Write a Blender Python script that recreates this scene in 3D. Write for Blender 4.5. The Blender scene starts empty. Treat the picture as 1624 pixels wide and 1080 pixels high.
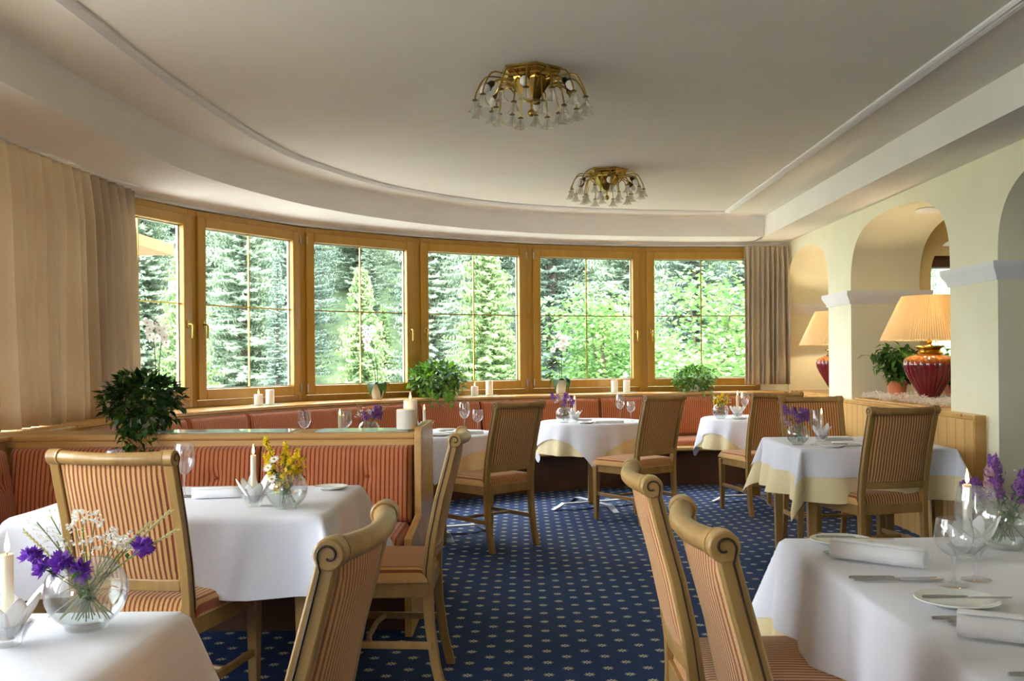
import bpy, math, random
from mathutils import Vector, Matrix
R = math.radians
PI = math.pi
S = bpy.context.scene
COL = S.collection
rnd = random.Random(7)

# ------------------------------------------------------------------ camera
cam_d = bpy.data.cameras.new('camera')
cam = bpy.data.objects.new('camera', cam_d); COL.objects.link(cam)
cam_d.sensor_width = 36; cam_d.lens = 36 * 1600 / 1624
cam_d.shift_x = -18 / 1624; cam_d.shift_y = 28.5 / 1624
cam_d.clip_start = 0.05; cam_d.clip_end = 400
cam.matrix_world = Matrix.Translation((0, 0, 1.3)) @ Matrix.Rotation(R(90), 4, 'X') @ Matrix.Rotation(R(-.45), 4, 'Z')
S.camera = cam
# ------------------------------------------------------------------ sky, sun, exposure
world = bpy.data.worlds.new('sky'); S.world = world; world.use_nodes = True
_b = world.node_tree.nodes['Background']
_b.inputs['Color'].default_value = (.88, .94, 1.0, 1)
_b.inputs['Strength'].default_value = 6.0
sun_d = bpy.data.lights.new('sun', 'SUN'); sun_d.energy = 3.2; sun_d.angle = R(12); sun_d.color = (1, .95, .86)
sun = bpy.data.objects.new('sun', sun_d); COL.objects.link(sun)
sun.rotation_euler = Vector((.62, -.42, .66)).to_track_quat('Z', 'Y').to_euler()   # high over the roof, from the right
S.view_settings.view_transform = 'Standard'; S.view_settings.look = 'None'
S.view_settings.gamma = 1; S.view_settings.exposure = 1.36
S.view_settings.use_curve_mapping = False
cy = S.cycles
cy.max_bounces = 12; cy.diffuse_bounces = 6; cy.glossy_bounces = 4; cy.transmission_bounces = 8
cy.transparent_max_bounces = 24; cy.caustics_reflective = False; cy.caustics_refractive = False
cy.sample_clamp_indirect = 6; cy.use_denoising = True; cy.use_adaptive_sampling = True; cy.adaptive_threshold = .015

# ------------------------------------------------------------------ materials
def srgb(r, g, b):
    f = lambda c: c / 12.92 if c <= .04045 else ((c + .055) / 1.055) ** 2.4
    return (f(r / 255), f(g / 255), f(b / 255), 1)
class NT:
    def __init__(s, m): s.t = m.node_tree; s.n = s.t.nodes; s.l = s.t.links
    def new(s, ty, **k):
        n = s.n.new(ty)
        for a, v in k.items(): setattr(n, a, v)
        return n
    def set(s, inp, v):
        if isinstance(v, bpy.types.NodeSocket): s.l.new(v, inp)
        else: inp.default_value = v
    def m(s, op, a, b=0.0, c=None):
        n = s.new('ShaderNodeMath', operation=op); s.set(n.inputs[0], a); s.set(n.inputs[1], b)
        if c is not None: s.set(n.inputs[2], c)
        return n.outputs[0]
    def mix(s, f, a, b):
        n = s.new('ShaderNodeMix', data_type='RGBA'); s.set(n.inputs[0], f); s.set(n.inputs[6], a); s.set(n.inputs[7], b)
        return n.outputs[2]
    def noise(s, scale, detail=3, vec=None, rough=.5):
        n = s.new('ShaderNodeTexNoise'); n.inputs['Scale'].default_value = scale; n.inputs['Detail'].default_value = detail
        n.inputs['Roughness'].default_value = rough
        if vec is not None: s.l.new(vec, n.inputs['Vector'])
        return n.outputs['Fac']
    def obj(s): return s.new('ShaderNodeTexCoord').outputs['Object']
    def mapping(s, vec, sc):
        n = s.new('ShaderNodeMapping'); s.l.new(vec, n.inputs['Vector']); n.inputs['Scale'].default_value = sc
        return n.outputs['Vector']
    def ramp(s, f, a, b):
        n = s.new('ShaderNodeMapRange'); s.set(n.inputs[0], f); n.inputs[1].default_value = a; n.inputs[2].default_value = b
        return n.outputs[0]
    def bump(s, h, strength, dist=.002):
        n = s.new('ShaderNodeBump'); s.l.new(h, n.inputs['Height']); n.inputs['Strength'].default_value = strength
        n.inputs['Distance'].default_value = dist
        return n.outputs['Normal']
def mat(name, col, rough=.6, metal=0, **k):
    m = bpy.data.materials.new(name); m.use_nodes = True
    t = NT(m); p = t.n['Principled BSDF']; t.p = p
    p.inputs['Base Color'].default_value = col; p.inputs['Roughness'].default_value = rough
    p.inputs['Metallic'].default_value = metal
    for a, v in k.items(): p.inputs[a.replace('_', ' ')].default_value = v
    m['_'] = 1
    return m, t
def noisy(name, c1, c2, scale=8, rough=.7, bump=0, bscale=None, stretch=(1, 1, 1), detail=4, **k):
    m, t = mat(name, c1, rough, **k)
    v = t.mapping(t.obj(), stretch)
    f = t.ramp(t.noise(scale, detail, v), .3, .7)
    t.l.new(t.mix(f, c1, c2), t.p.inputs['Base Color'])
    if bump: t.l.new(t.bump(t.noise(bscale or scale * 4, 3, v), bump), t.p.inputs['Normal'])
    return m
def wood(name, c1, c2, axis=2, rough=.38, knots=False, scale=14, planks=None):
    m, t = mat(name, c1, rough)
    st = [1, 1, 1]; st[axis] = .06
    v = t.mapping(t.obj(), st)
    f = t.ramp(t.noise(scale, 5, v, .6), .3, .7)
    f2 = t.noise(scale * 5, 2, v)
    c = t.mix(f, c1, c2)
    c = t.mix(t.ramp(f2, .45, .75), c, tuple(x * .86 for x in c1[:3]) + (1,))
    if knots:
        vo = t.new('ShaderNodeTexVoronoi'); vo.inputs['Scale'].default_value = 4.5
        st2 = [1, 1, 1]; st2[axis] = .6
        t.l.new(t.mapping(t.obj(), st2), vo.inputs['Vector'])
        k = t.m('LESS_THAN', vo.outputs['Distance'], .075)
        c = t.mix(t.m('MULTIPLY', k, .75), c, srgb(120, 66, 26))
    if planks:
        sx = t.new('ShaderNodeSeparateXYZ'); t.l.new(t.obj(), sx.inputs[0])
        fr = t.m('FRACT', t.m('DIVIDE', sx.outputs[planks[0]], planks[1]))
        c = t.mix(t.m('LESS_THAN', fr, .04), c, srgb(110, 70, 30))
    t.l.new(c, t.p.inputs['Base Color'])
    t.l.new(t.bump(f2, .15, .001), t.p.inputs['Normal'])
    return m
def stripes(name, base, line, period, duty, speck):
    m, t = mat(name, base, .92)
    uvn = t.new('ShaderNodeUVMap').outputs[0]
    sx = t.new('ShaderNodeSeparateXYZ'); t.l.new(uvn, sx.inputs[0])
    wob = t.m('MULTIPLY', t.m('SUBTRACT', t.noise(260, 2, uvn), .5), .16)
    fr = t.m('FRACT', t.m('ADD', t.m('DIVIDE', sx.outputs[0], period), wob))
    s = t.m('LESS_THAN', fr, duty)
    sp = t.ramp(t.noise(700, 2, uvn), .42, .58)
    b = t.mix(sp, base, speck)
    l = t.mix(t.m('MULTIPLY', sp, .35), line, base)
    t.l.new(t.mix(s, b, l), t.p.inputs['Base Color'])
    h = t.m('ADD', t.m('MULTIPLY', t.m('SINE', t.m('MULTIPLY', fr, PI)), 1.0), t.m('MULTIPLY', sp, .3))
    t.l.new(t.bump(h, .5, .002), t.p.inputs['Normal'])
    t.p.inputs['Sheen Weight'].default_value = .25
    return m
def glassy(name, tint=(1, 1, 1, 1), ior=1.45, rough=0.0, boost=1.0, solid=0.0, body=(1, 1, 1, 1)):
    m = bpy.data.materials.new(name); m.use_nodes = True; t = NT(m); t.n.clear()
    o = t.new('ShaderNodeOutputMaterial'); tr = t.new('ShaderNodeBsdfTransparent'); gl = t.new('ShaderNodeBsdfGlossy')
    tr.inputs[0].default_value = tint; gl.inputs['Roughness'].default_value = rough
    fr = t.new('ShaderNodeLayerWeight'); fr.inputs[0].default_value = .5; f0 = ((ior - 1) / (ior + 1)) ** 2 * boost
    fac = t.m('ADD', f0, t.m('MULTIPLY', 1 - f0, t.m('POWER', fr.outputs['Facing'], 5.0)))
    mx = t.new('ShaderNodeMixShader'); t.l.new(fac, mx.inputs[0])
    t.l.new(tr.outputs[0], mx.inputs[1]); t.l.new(gl.outputs[0], mx.inputs[2]); out = mx.outputs[0]
    if solid:
        df = t.new('ShaderNodeBsdfDiffuse'); df.inputs[0].default_value = body
        m2 = t.new('ShaderNodeMixShader'); m2.inputs[0].default_value = solid
        t.l.new(out, m2.inputs[1]); t.l.new(df.outputs[0], m2.inputs[2]); out = m2.outputs[0]
    t.l.new(out, o.inputs[0]); return m
def emis(name, col, strength):
    m = bpy.data.materials.new(name); m.use_nodes = True; t = NT(m); t.n.clear()
    o = t.new('ShaderNodeOutputMaterial'); e = t.new('ShaderNodeEmission'); e.inputs[0].default_value = col; e.inputs[1].default_value = strength
    t.l.new(e.outputs[0], o.inputs[0]); return m
def leafmat(name, c1, c2, trans=.35, scale=9, rough=.5):
    m = bpy.data.materials.new(name); m.use_nodes = True; t = NT(m); p = t.n['Principled BSDF']; o = t.n['Material Output']
    c = t.mix(t.ramp(t.noise(scale, 3, t.obj()), .35, .65), c1, c2)
    t.l.new(c, p.inputs['Base Color']); p.inputs['Roughness'].default_value = rough
    tl = t.new('ShaderNodeBsdfTranslucent'); t.l.new(c, tl.inputs[0])
    mx = t.new('ShaderNodeMixShader'); mx.inputs[0].default_value = trans
    t.l.new(p.outputs[0], mx.inputs[1]); t.l.new(tl.outputs[0], mx.inputs[2]); t.l.new(mx.outputs[0], o.inputs[0])
    return m

M = {}
M['ceil'] = noisy('ceiling_plaster', srgb(232, 227, 216), srgb(227, 221, 210), 2, .9, .1, 60)
M['low'] = noisy('soffit_plaster', srgb(238, 234, 228), srgb(233, 229, 222), 2, .9, .1, 60)
M['wall'] = noisy('wall_plaster', srgb(240, 235, 206), srgb(235, 229, 198), 3, .9, .1, 60)
M['wallin'] = noisy('inner_wall_plaster', srgb(228, 204, 146), srgb(222, 196, 138), 3, .9, .1, 60)
M['stucco'] = noisy('moulding_plaster', srgb(238, 236, 234), srgb(232, 230, 228), 5, .8)
M['frame'] = wood('window_wood', srgb(184, 140, 52), srgb(168, 122, 40), 2, .35)
M['chair'] = wood('chair_wood', srgb(180, 141, 84), srgb(150, 113, 62), 2, .33)
M['ledge'] = wood('ledge_wood', srgb(216, 170, 104), srgb(196, 146, 82), 0, .25, True)
M['pine'] = wood('pine_wood', srgb(222, 180, 112), srgb(206, 158, 90), 2, .4, True, 12, (1, .14))
M['darkwood'] = wood('dark_wood', srgb(92, 58, 34), srgb(70, 42, 24), 0, .5)
M['groove'] = mat('groove_dark', srgb(60, 34, 16), .6)[0]
M['fab'] = stripes('chair_fabric', srgb(200, 148, 82), srgb(140, 36, 24), .0178, .44, srgb(222, 178, 112))
M['fabb'] = stripes('bench_fabric', srgb(192, 112, 66), srgb(136, 40, 20), .0225, .38, srgb(208, 134, 82))
M['button'] = mat('button_fabric', srgb(170, 76, 40), .8)[0]
def linen(name, c1, c2):
    m, t = mat(name, c1, .85)
    v = t.obj(); f = t.noise(3, 3, v)
    t.l.new(t.mix(t.ramp(f, .3, .7), c1, c2), t.p.inputs['Base Color'])
    w = t.m('ADD', t.noise(400, 1, t.mapping(v, (1, .1, 1))), t.noise(400, 1, t.mapping(v, (.1, 1, 1))))
    h = t.m('ADD', t.m('MULTIPLY', w, .12), t.m('MULTIPLY', t.noise(9, 3, v), 2.2))
    t.l.new(t.bump(h, .35, .004), t.p.inputs['Normal'])
    t.p.inputs['Sheen Weight'].default_value = .15
    return m
M['cloth'] = linen('white_linen', srgb(236, 235, 243), srgb(230, 229, 238))
M['cream'] = linen('cream_linen', srgb(244, 226, 180), srgb(238, 218, 168))
M['napkin'] = linen('napkin_linen', srgb(246, 246, 248), srgb(240, 240, 244))
M['paper'] = mat('white_paper', srgb(244, 244, 244), .6)[0]
def curtain_m():
    m = leafmat('curtain_cloth', srgb(206, 192, 170), srgb(198, 182, 158), .3, 2, .9)
    return m
M['curtain'] = curtain_m()
M['brass'] = noisy('brass', srgb(200, 168, 88), srgb(166, 130, 56), 12, .25, metal=1)
M['brassd'] = noisy('dark_brass', srgb(110, 84, 36), srgb(80, 60, 24), 12, .35, metal=1)
M['steel'] = mat('steel', srgb(200, 200, 200), .2, 1)[0]
M['alu'] = mat('aluminium', srgb(190, 192, 196), .35, 1)[0]
M['glass'] = glassy('window_glass', (.98, 1, .99, 1), 1.3)
M['ware'] = glassy('glassware', (.97, .975, .98, 1), 1.5, 0, 2.2, .03)
M['crystal'] = glassy('crystal', (.94, .95, .95, 1), 1.6, .03, 2.0, .08)
M['bell'] = glassy('bell_glass', (.97, .96, .92, 1), 1.55, .05, 2.4, .12, (.97, .96, .9, 1))
M['water'] = glassy('water', (.93, .97, .95, 1), 1.33, 0, 1.5)
M['slab'] = glassy('glass_slab', (.85, .95, .9, 1), 1.5, .02, 2.5, .4, (.86, .95, .9, 1))  # pale diffuse body stands in for the bright reflection on the glass
M['bulb'] = mat('bulb_glass', srgb(235, 232, 222), .3)[0]
def waxm(name, c):
    m, t = mat(name, c, .45); t.p.inputs['Subsurface Weight'].default_value = .3; t.p.inputs['Subsurface Scale'].default_value = .01; return m
M['wax'] = waxm('ivory_wax', srgb(246, 238, 214))
M['waxw'] = waxm('white_wax', srgb(246, 240, 228))
M['flame'] = emis('flame', (1, .55, .14, 1), 14)
M['wick'] = mat('wick', srgb(40, 30, 25), .9)[0]
M['china'] = mat('china', srgb(236, 238, 232), .12)[0]
M['terra'] = noisy('terracotta', srgb(196, 120, 82), srgb(180, 104, 68), 10, .8, .2)
M['potw'] = mat('ivory_pot', srgb(226, 218, 196), .4)[0]
M['soil'] = noisy('soil', srgb(60, 42, 28), srgb(40, 28, 18), 40, .95, .5)
def vasem():
    m, t = mat('burgundy_glaze', srgb(110, 18, 36), .12)
    t.p.inputs['Coat Weight'].default_value = .6
    sx = t.new('ShaderNodeSeparateXYZ'); t.l.new(t.obj(), sx.inputs[0])
    f = t.ramp(t.m('ADD', sx.outputs[2], t.m('MULTIPLY', t.noise(40, 2, t.obj()), .02)), .30, .335)
    t.l.new(t.mix(f, srgb(112, 16, 34), srgb(176, 100, 40)), t.p.inputs['Base Color'])
    return m
M['vase'] = vasem()
def shade_m():
    m = bpy.data.materials.new('pleated_shade'); m.use_nodes = True; t = NT(m); t.n.clear()
    o = t.new('ShaderNodeOutputMaterial'); d = t.new('ShaderNodeBsdfDiffuse'); tl = t.new('ShaderNodeBsdfTranslucent')
    d.inputs[0].default_value = srgb(240, 226, 192); tl.inputs[0].default_value = srgb(252, 234, 196)
    mx = t.new('ShaderNodeMixShader'); mx.inputs[0].default_value = .45
    t.l.new(d.outputs[0], mx.inputs[1]); t.l.new(tl.outputs[0], mx.inputs[2]); t.l.new(mx.outputs[0], o.inputs[0]); return m
M['shade'] = shade_m()
M['wool'] = noisy('wood_wool', srgb(250, 247, 243), srgb(232, 226, 218), 60, .8)
M['ivy'] = leafmat('ivy_leaf', srgb(66, 104, 34), srgb(40, 76, 24), .3, 14)
M['bright'] = leafmat('bright_leaf', srgb(136, 176, 52), srgb(82, 132, 36), .4, 12)
M['mid'] = leafmat('mid_leaf', srgb(84, 132, 44), srgb(58, 104, 34), .35, 12)
M['deep'] = leafmat('deep_leaf', srgb(46, 84, 34), srgb(30, 62, 24), .2, 8, .35)
M['stem'] = leafmat('green_stem', srgb(104, 136, 56), srgb(84, 116, 44), .1)
M['grass'] = leafmat('dry_grass', srgb(200, 190, 130), srgb(176, 172, 104), .2)
M['violet'] = leafmat('violet_petal', srgb(132, 66, 196), srgb(100, 44, 166), .3, 30)
M['lilac'] = leafmat('lilac_petal', srgb(164, 104, 190), srgb(128, 72, 160), .3, 40)
M['pinkp'] = leafmat('pink_petal', srgb(216, 176, 190), srgb(196, 150, 170), .3, 40)
M['yellow'] = leafmat('yellow_petal', srgb(255, 228, 40), srgb(246, 208, 24), .3, 40)
M['whitep'] = leafmat('white_petal', srgb(248, 246, 240), srgb(238, 234, 226), .35, 30)
M['bark'] = noisy('bark', srgb(96, 82, 68), srgb(70, 58, 48), 9, .9, .5)
M['fir1'] = leafmat('hazed_fir_needles', srgb(156, 172, 146), srgb(118, 138, 116), .15, 1.5, .8)  # needle colour paled to stand in for haze and overexposure
M['fir2'] = leafmat('hazed_fir_needles_dark', srgb(122, 140, 124), srgb(92, 112, 100), .1, 1.5, .8)  # darker spruce tone, haze mixed into its colour as well
M['larch'] = leafmat('larch_needles', srgb(152, 172, 120), srgb(120, 146, 96), .3, 1.5, .8)
M['maple'] = leafmat('maple_leaf', srgb(134, 166, 96), srgb(88, 128, 72), .4, 2)
M['hill'] = noisy('hill_grass', srgb(104, 124, 84), srgb(58, 78, 52), 2.5, .95, .6, None, (1, 1, 1), 8)
M['bounce'] = noisy('bounce_stone', srgb(206, 200, 190), srgb(190, 184, 174), 2, .9)
M['eave'] = wood('eave_wood', srgb(168, 104, 64), srgb(150, 90, 52), 1, .5)

def carpet():
    m, t = mat('carpet', srgb(14, 34, 72), .95)
    sx = t.new('ShaderNodeSeparateXYZ'); t.l.new(t.obj(), sx.inputs[0])
    X, Y = sx.outputs[0], sx.outputs[1]; P = .1672
    tot = None
    for ox, oy in ((.011, 4.228), (.011 + P / 2, 4.228 + P / 2)):
        lx = t.m('SUBTRACT', t.m('FRACT', t.m('ADD', t.m('DIVIDE', t.m('SUBTRACT', X, ox), P), 100.5)), .5)
        ly = t.m('SUBTRACT', t.m('FRACT', t.m('ADD', t.m('DIVIDE', t.m('SUBTRACT', Y, oy), P), 100.5)), .5)
        r = t.m('SQRT', t.m('ADD', t.m('MULTIPLY', lx, lx), t.m('MULTIPLY', ly, ly)))
        a = t.m('ARCTAN2', ly, lx)
        pet = t.m('ADD', .105, t.m('MULTIPLY', t.m('COSINE', t.m('MULTIPLY', a, 8)), .04))
        on = t.m('LESS_THAN', r, pet); off = t.m('GREATER_THAN', r, .032)
        f = t.m('MULTIPLY', on, off)
        tot = f if tot is None else t.m('MAXIMUM', tot, f)
    nz = t.noise(220, 2, t.obj())
    base = t.mix(t.ramp(nz, .35, .65), srgb(8, 34, 78), srgb(18, 62, 118))
    fl = t.mix(t.ramp(nz, .3, .7), srgb(196, 190, 160), srgb(226, 220, 190))
    t.l.new(t.mix(tot, base, fl), t.p.inputs['Base Color'])
    t.l.new(t.bump(nz, .6, .004), t.p.inputs['Normal'])
    return m
M['carpet'] = carpet()

# ------------------------------------------------------------------ mesh builder
def tagx(o, label=None, cat=None, group=None, kind=None):
    if label: o['label'] = label
    if cat: o['category'] = cat
    if group: o['group'] = group
    if kind: o['kind'] = kind
    return o
def empty(name, label, cat, loc=(0, 0, 0), rz=0, group=None):
    o = bpy.data.objects.new(name, None); COL.objects.link(o); o.empty_display_size = .05
    o.location = loc; o.rotation_euler = (0, 0, rz)
    return tagx(o, label, cat, group)
class MB:
    def __init__(s): s.v = []; s.f = []; s.uv = []; s.um = False
    def add(s, vs, fs, uvs=None):
        b = len(s.v); s.v += [tuple(p) for p in vs]; s.f += [tuple(b + i for i in f) for f in fs]
        if uvs is None: s.uv += [(p[0], p[1] + p[2]) for p in vs]
        else: s.uv += list(uvs)
        return s
    def box(s, x0, x1, y0, y1, z0, z1):
        v = [(x, y, z) for z in (z0, z1) for y in (y0, y1) for x in (x0, x1)]
        return s.add(v, [(0, 2, 3, 1), (4, 5, 7, 6), (0, 1, 5, 4), (2, 6, 7, 3), (0, 4, 6, 2), (1, 3, 7, 5)])
    def grid(s, rows, uvs=None, closeu=False, closev=False):
        n = len(rows); m = len(rows[0]); v = [p for r in rows for p in r]; f = []
        for i in range(n if closeu else n - 1):
            for j in range(m if closev else m - 1):
                a = i * m + j; b = i * m + (j + 1) % m; c = ((i + 1) % n) * m + (j + 1) % m; d = ((i + 1) % n) * m + j
                f.append((a, b, c, d))
        return s.add(v, f, [p for r in uvs for p in r] if uvs else None)
    def lathe(s, prof, n=24, cx=0, cy=0, z0=0, caps=False, mod=None):
        rows = []
        for r, z in prof:
            rows.append([(cx + r * (mod(2 * PI * k / n, r, z) if mod else 1) * math.cos(2 * PI * k / n), cy + r * (mod(2 * PI * k / n, r, z) if mod else 1) * math.sin(2 * PI * k / n), z0 + z) for k in range(n)])
        rows = rows[::-1]
        b = len(s.v); s.grid(rows, closev=True)
        if caps:
            m = len(rows); s.f.append(tuple(b + k for k in range(n))[::1]); s.f.append(tuple(b + (m - 1) * n + k for k in range(n))[::-1])
        return s
    def tube(s, pts, rad, n=8, caps=True, flat=None):
        pts = [Vector(p) for p in pts]; m = len(pts)
        if not hasattr(rad, '__len__'): rad = [rad] * m
        rows = []; up = None
        for i, p in enumerate(pts):
            d = (pts[min(i + 1, m - 1)] - pts[max(i - 1, 0)])
            d = d.normalized() if d.length > 1e-9 else Vector((0, 0, 1))
            if up is None: up = Vector((0, 0, 1)) if abs(d.z) < .9 else Vector((0, 1, 0))
            a = d.cross(up)
            if a.length < 1e-4: a = d.cross(Vector((1, 0, 0)))
            a.normalize(); b = a.cross(d).normalized(); up = b
            rows.append([p + (a * math.cos(2 * PI * k / n) + b * math.sin(2 * PI * k / n) * (flat or 1)) * rad[i] for k in range(n)])
        bi = len(s.v); s.grid(rows, closev=True)
        if caps: s.f.append(tuple(bi + k for k in range(n))[::-1]); s.f.append(tuple(bi + (m - 1) * n + k for k in range(n)))
        return s
    def prism(s, poly, x0, x1, axis='x'):
        """poly in the two other axes, extruded along axis"""
        n = len(poly)
        def P(a, q): return {'x': (a, q[0], q[1]), 'y': (q[0], a, q[1]), 'z': (q[0], q[1], a)}[axis]
        v = [P(x0, q) for q in poly] + [P(x1, q) for q in poly]
        f = [tuple(range(n))[::-1], tuple(range(n, 2 * n))] + [(i, (i + 1) % n, n + (i + 1) % n, n + i) for i in range(n)]
        return s.add(v, f)
    def bar(s, p, q, w, h):
        p = Vector(p); q = Vector(q); d = (q - p).normalized()
        a = d.cross(Vector((0, 0, 1)))
        if a.length < 1e-3: a = Vector((1, 0, 0))
        a.normalize(); b = a.cross(d).normalized(); v = []
        for c in (p, q):
            for sa, sb in ((-1, -1), (1, -1), (1, 1), (-1, 1)): v.append(c + a * sa * w / 2 + b * sb * h / 2)
        return s.add(v, [(3, 2, 1, 0), (4, 5, 6, 7), (0, 1, 5, 4), (1, 2, 6, 5), (2, 3, 7, 6), (3, 0, 4, 7)])
    def ball(s, c, r, n=10, sz=1):
        prof = [(max(r * math.sin(PI * i / (n // 2 + 1)), 1e-5), -r * sz * math.cos(PI * i / (n // 2 + 1))) for i in range(n // 2 + 2)]
        return s.lathe(prof, n, c[0], c[1], c[2])
    def xf(s, mtx, start=0):
        s.v = s.v[:start] + [tuple(mtx @ Vector(p)) for p in s.v[start:]]; return s
    def build(s, name, m, parent=None, smooth=True, bevel=0, label=None, cat=None, group=None, kind=None, loc=None, rz=0, sub=0, solid=0, angle=40):
        me = bpy.data.meshes.new(name); me.from_pydata(s.v, [], s.f)
        ul = me.uv_layers.new(name='UVMap'); idx = [0] * len(me.loops); me.loops.foreach_get('vertex_index', idx)
        flat = [c for i in idx for c in s.uv[i]]; ul.data.foreach_set('uv', flat)
        me.materials.append(m); me.validate(); me.update()
        o = bpy.data.objects.new(name, me); COL.objects.link(o)
        if smooth:
            me.polygons.foreach_set('use_smooth', [True] * len(me.polygons))
            try: me.set_sharp_from_angle(angle=R(angle))
            except Exception: pass
        if parent: o.parent = parent
        if loc: o.location = loc
        if rz: o.rotation_euler = (0, 0, rz)
        if solid: d = o.modifiers.new('solid', 'SOLIDIFY'); d.thickness = solid; d.offset = 0
        if bevel: b = o.modifiers.new('bevel', 'BEVEL'); b.width = bevel; b.segments = 2; b.limit_method = 'ANGLE'
        if sub: b = o.modifiers.new('sub', 'SUBSURF'); b.levels = sub; b.render_levels = sub
        return tagx(o, label, cat, group, kind)
def copy_tree(o, parent=None):
    c = o.copy(); COL.objects.link(c)
    if parent is not None: c.parent = parent
    for ch in list(o.children): copy_tree(ch, c)
    return c
def again(o, loc, rz=0, label=None, group=None, sc=None):
    c = copy_tree(o); c.location = loc; c.rotation_euler = (0, 0, rz)
    if sc: c.scale = (sc, sc, sc)
    if label: c['label'] = label
    if group: c['group'] = group
    return c

# smooth plan curves
def catmull(P, step=.08):
    P = [Vector(p) for p in P]; out = []
    Q = [P[0] * 2 - P[1]] + P + [P[-1] * 2 - P[-2]]
    for i in range(1, len(Q) - 2):
        a, b, c, d = Q[i - 1:i + 3]; n = max(2, int((c - b).length / step))
        for k in range(n):
            t = k / n
            out.append(.5 * ((2 * b) + (c - a) * t + (2 * a - 5 * b + 4 * c - d) * t * t + (-a + 3 * b - 3 * c + d) * t ** 3))
    out.append(P[-1]); return out
class Curve:
    def __init__(s, P, step=.08):
        s.p = catmull(P, step); s.s = [0]
        for a, b in zip(s.p, s.p[1:]): s.s.append(s.s[-1] + (b - a).length)
        s.L = s.s[-1]
    def at(s, t, off=0):
        t = min(max(t, 0), s.L - 1e-6); i = 0; lo, hi = 0, len(s.s) - 1
        while hi - lo > 1:
            mi = (lo + hi) // 2
            if s.s[mi] <= t: lo = mi
            else: hi = mi
        i = lo; k = (t - s.s[i]) / (s.s[i + 1] - s.s[i])
        a = s.p[max(i - 1, 0)]; b = s.p[i]; c = s.p[i + 1]; d = s.p[min(i + 2, len(s.p) - 1)]
        pt = b.lerp(c, k); tg = (c - a).normalized().lerp((d - b).normalized(), k).normalized()
        n = Vector((tg.y, -tg.x))           # to the right of travel: into the room
        return pt + n * off, n
WALL = Curve([(-3.12, -5), (-3.12, 0), (-3.12, 4), (-3.12, 5.8), (-3.04, 6.9), (-2.65, 8.01), (-2.02, 9.1), (-1.07, 9.97), (.05, 10.63), (1.3, 11.02), (2.6, 11.12), (3.4, 11.12)])
FAS = Curve([(-2.31, -5), (-2.31, 0), (-2.31, 4.4), (-2.29, 5.4), (-2.17, 6.8), (-1.69, 8.23), (-.97, 9.25), (-.05, 9.97), (1.11, 10.38), (2.52, 10.5)])
MOLD = Curve([(-1.83, -5), (-1.83, 0), (-1.83, 4.1), (-1.81, 5.3), (-1.70, 6.7), (-1.52, 7.5), (-1.08, 8.5), (-.4, 9.28), (.3, 9.7), (1.07, 9.95), (2.06, 10.13)])
def s_near(c, x, y):
    return min(range(len(c.p)), key=lambda i: (c.p[i] - Vector((x, y))).length)
def sat(c, x, y): return c.s[s_near(c, x, y)]
def sweep(mb, c, s0, s1, prof, step=.06, closed=True):
    """prof: list of (offset, z)"""
    n = max(2, int((s1 - s0) / step)); rows = []; uv = []
    for i in range(n + 1):
        s = s0 + (s1 - s0) * i / n; row = []
        for o, z in prof: p, _ = c.at(s, o); row.append((p.x, p.y, z))
        rows.append(row); uv.append([(s, z) for _ in prof])
    b = len(mb.v); mb.grid(rows, uv, closev=closed); m = len(prof)
    if closed: mb.f.append(tuple(b + k for k in range(m))); mb.f.append(tuple(b + n * m + k for k in range(m))[::-1])
    return mb
ZL, ZH, ZW0, ZW1 = 2.55, 2.76, .93, 2.50

# ------------------------------------------------------------------ shell
MB().box(-3.4, 6.2, -5, 11.6, -.1, 0).build('floor', M['carpet'], kind='structure', smooth=False)
# raised ceiling slab
poly = [(p.x, p.y) for p in FAS.p] + [(2.52, -5)]
MB().prism(poly, ZH, ZH + .1, 'z').build('ceiling', M['ceil'], kind='structure', smooth=False)
# dropped soffit with its curved face
mb = MB(); N = 150; a0 = []; b0 = []
for i in range(N + 1):
    p, _ = FAS.at(FAS.L * i / N, 0)
    w = WALL.at(sat(WALL, -3.12, p.y) if p.y < 5.5 else 0)[0] if p.y < 5.5 else None
    a0.append(p)
s55 = sat(WALL, -3.12, 5.5); sE = sat(WALL, 2.52, 11.11)
sf55 = sat(FAS, -2.29, 5.5)
for i in range(N + 1):
    s = FAS.L * i / N
    if s <= sf55: q = Vector((-3.12, FAS.at(s)[0].y))
    else: q = WALL.at(s55 + (sE - s55) * (s - sf55) / (FAS.L - sf55), -.12)[0]
    b0.append(q)
rows = [[(q.x, q.y, ZL), (p.x, p.y, ZL)] for p, q in zip(a0, b0)]
mb.grid(rows)
prof = [(0, ZL), (0, ZL + .15)] + [(.05 * (1 - math.cos(R(a))), ZH - .05 + .05 * math.sin(R(a))) for a in (0, 20, 40, 60, 80, 90)]
sweep(mb, FAS, 0, FAS.L, [(0, ZL), (0, ZL + .15)] + [(.05 * (1 - math.cos(R(a))), ZH - .05 + .051 * math.sin(R(a))) for a in (0, 20, 40, 60, 80, 90)], closed=False)
mb.build('trim_1', M['low'], kind='structure')
MB().box(2.52, 2.91, -5, 10.5, ZL, ZH).build('trim_2', M['low'], kind='structure', smooth=False)
MB().box(2.5, 3.6, 10.5, 11.3, ZL, ZH + .02).build('trim_3', M['low'], kind='structure', smooth=False)
# ceiling moulding
mp = [(-.035, ZH + .005), (-.035, ZH - .012), (-.022, ZH - .02), (-.012, ZH - .012), (0, ZH - .022), (.012, ZH - .012), (.022, ZH - .02), (.035, ZH - .012), (.035, ZH + .005)]
mb = MB(); sweep(mb, MOLD, 0, MOLD.L, mp)
mb.prism([(2.06 + o, z) for o, z in mp], 10.16, -5, 'y')
mb.build('trim_4', M['stucco'], kind='structure')
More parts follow.
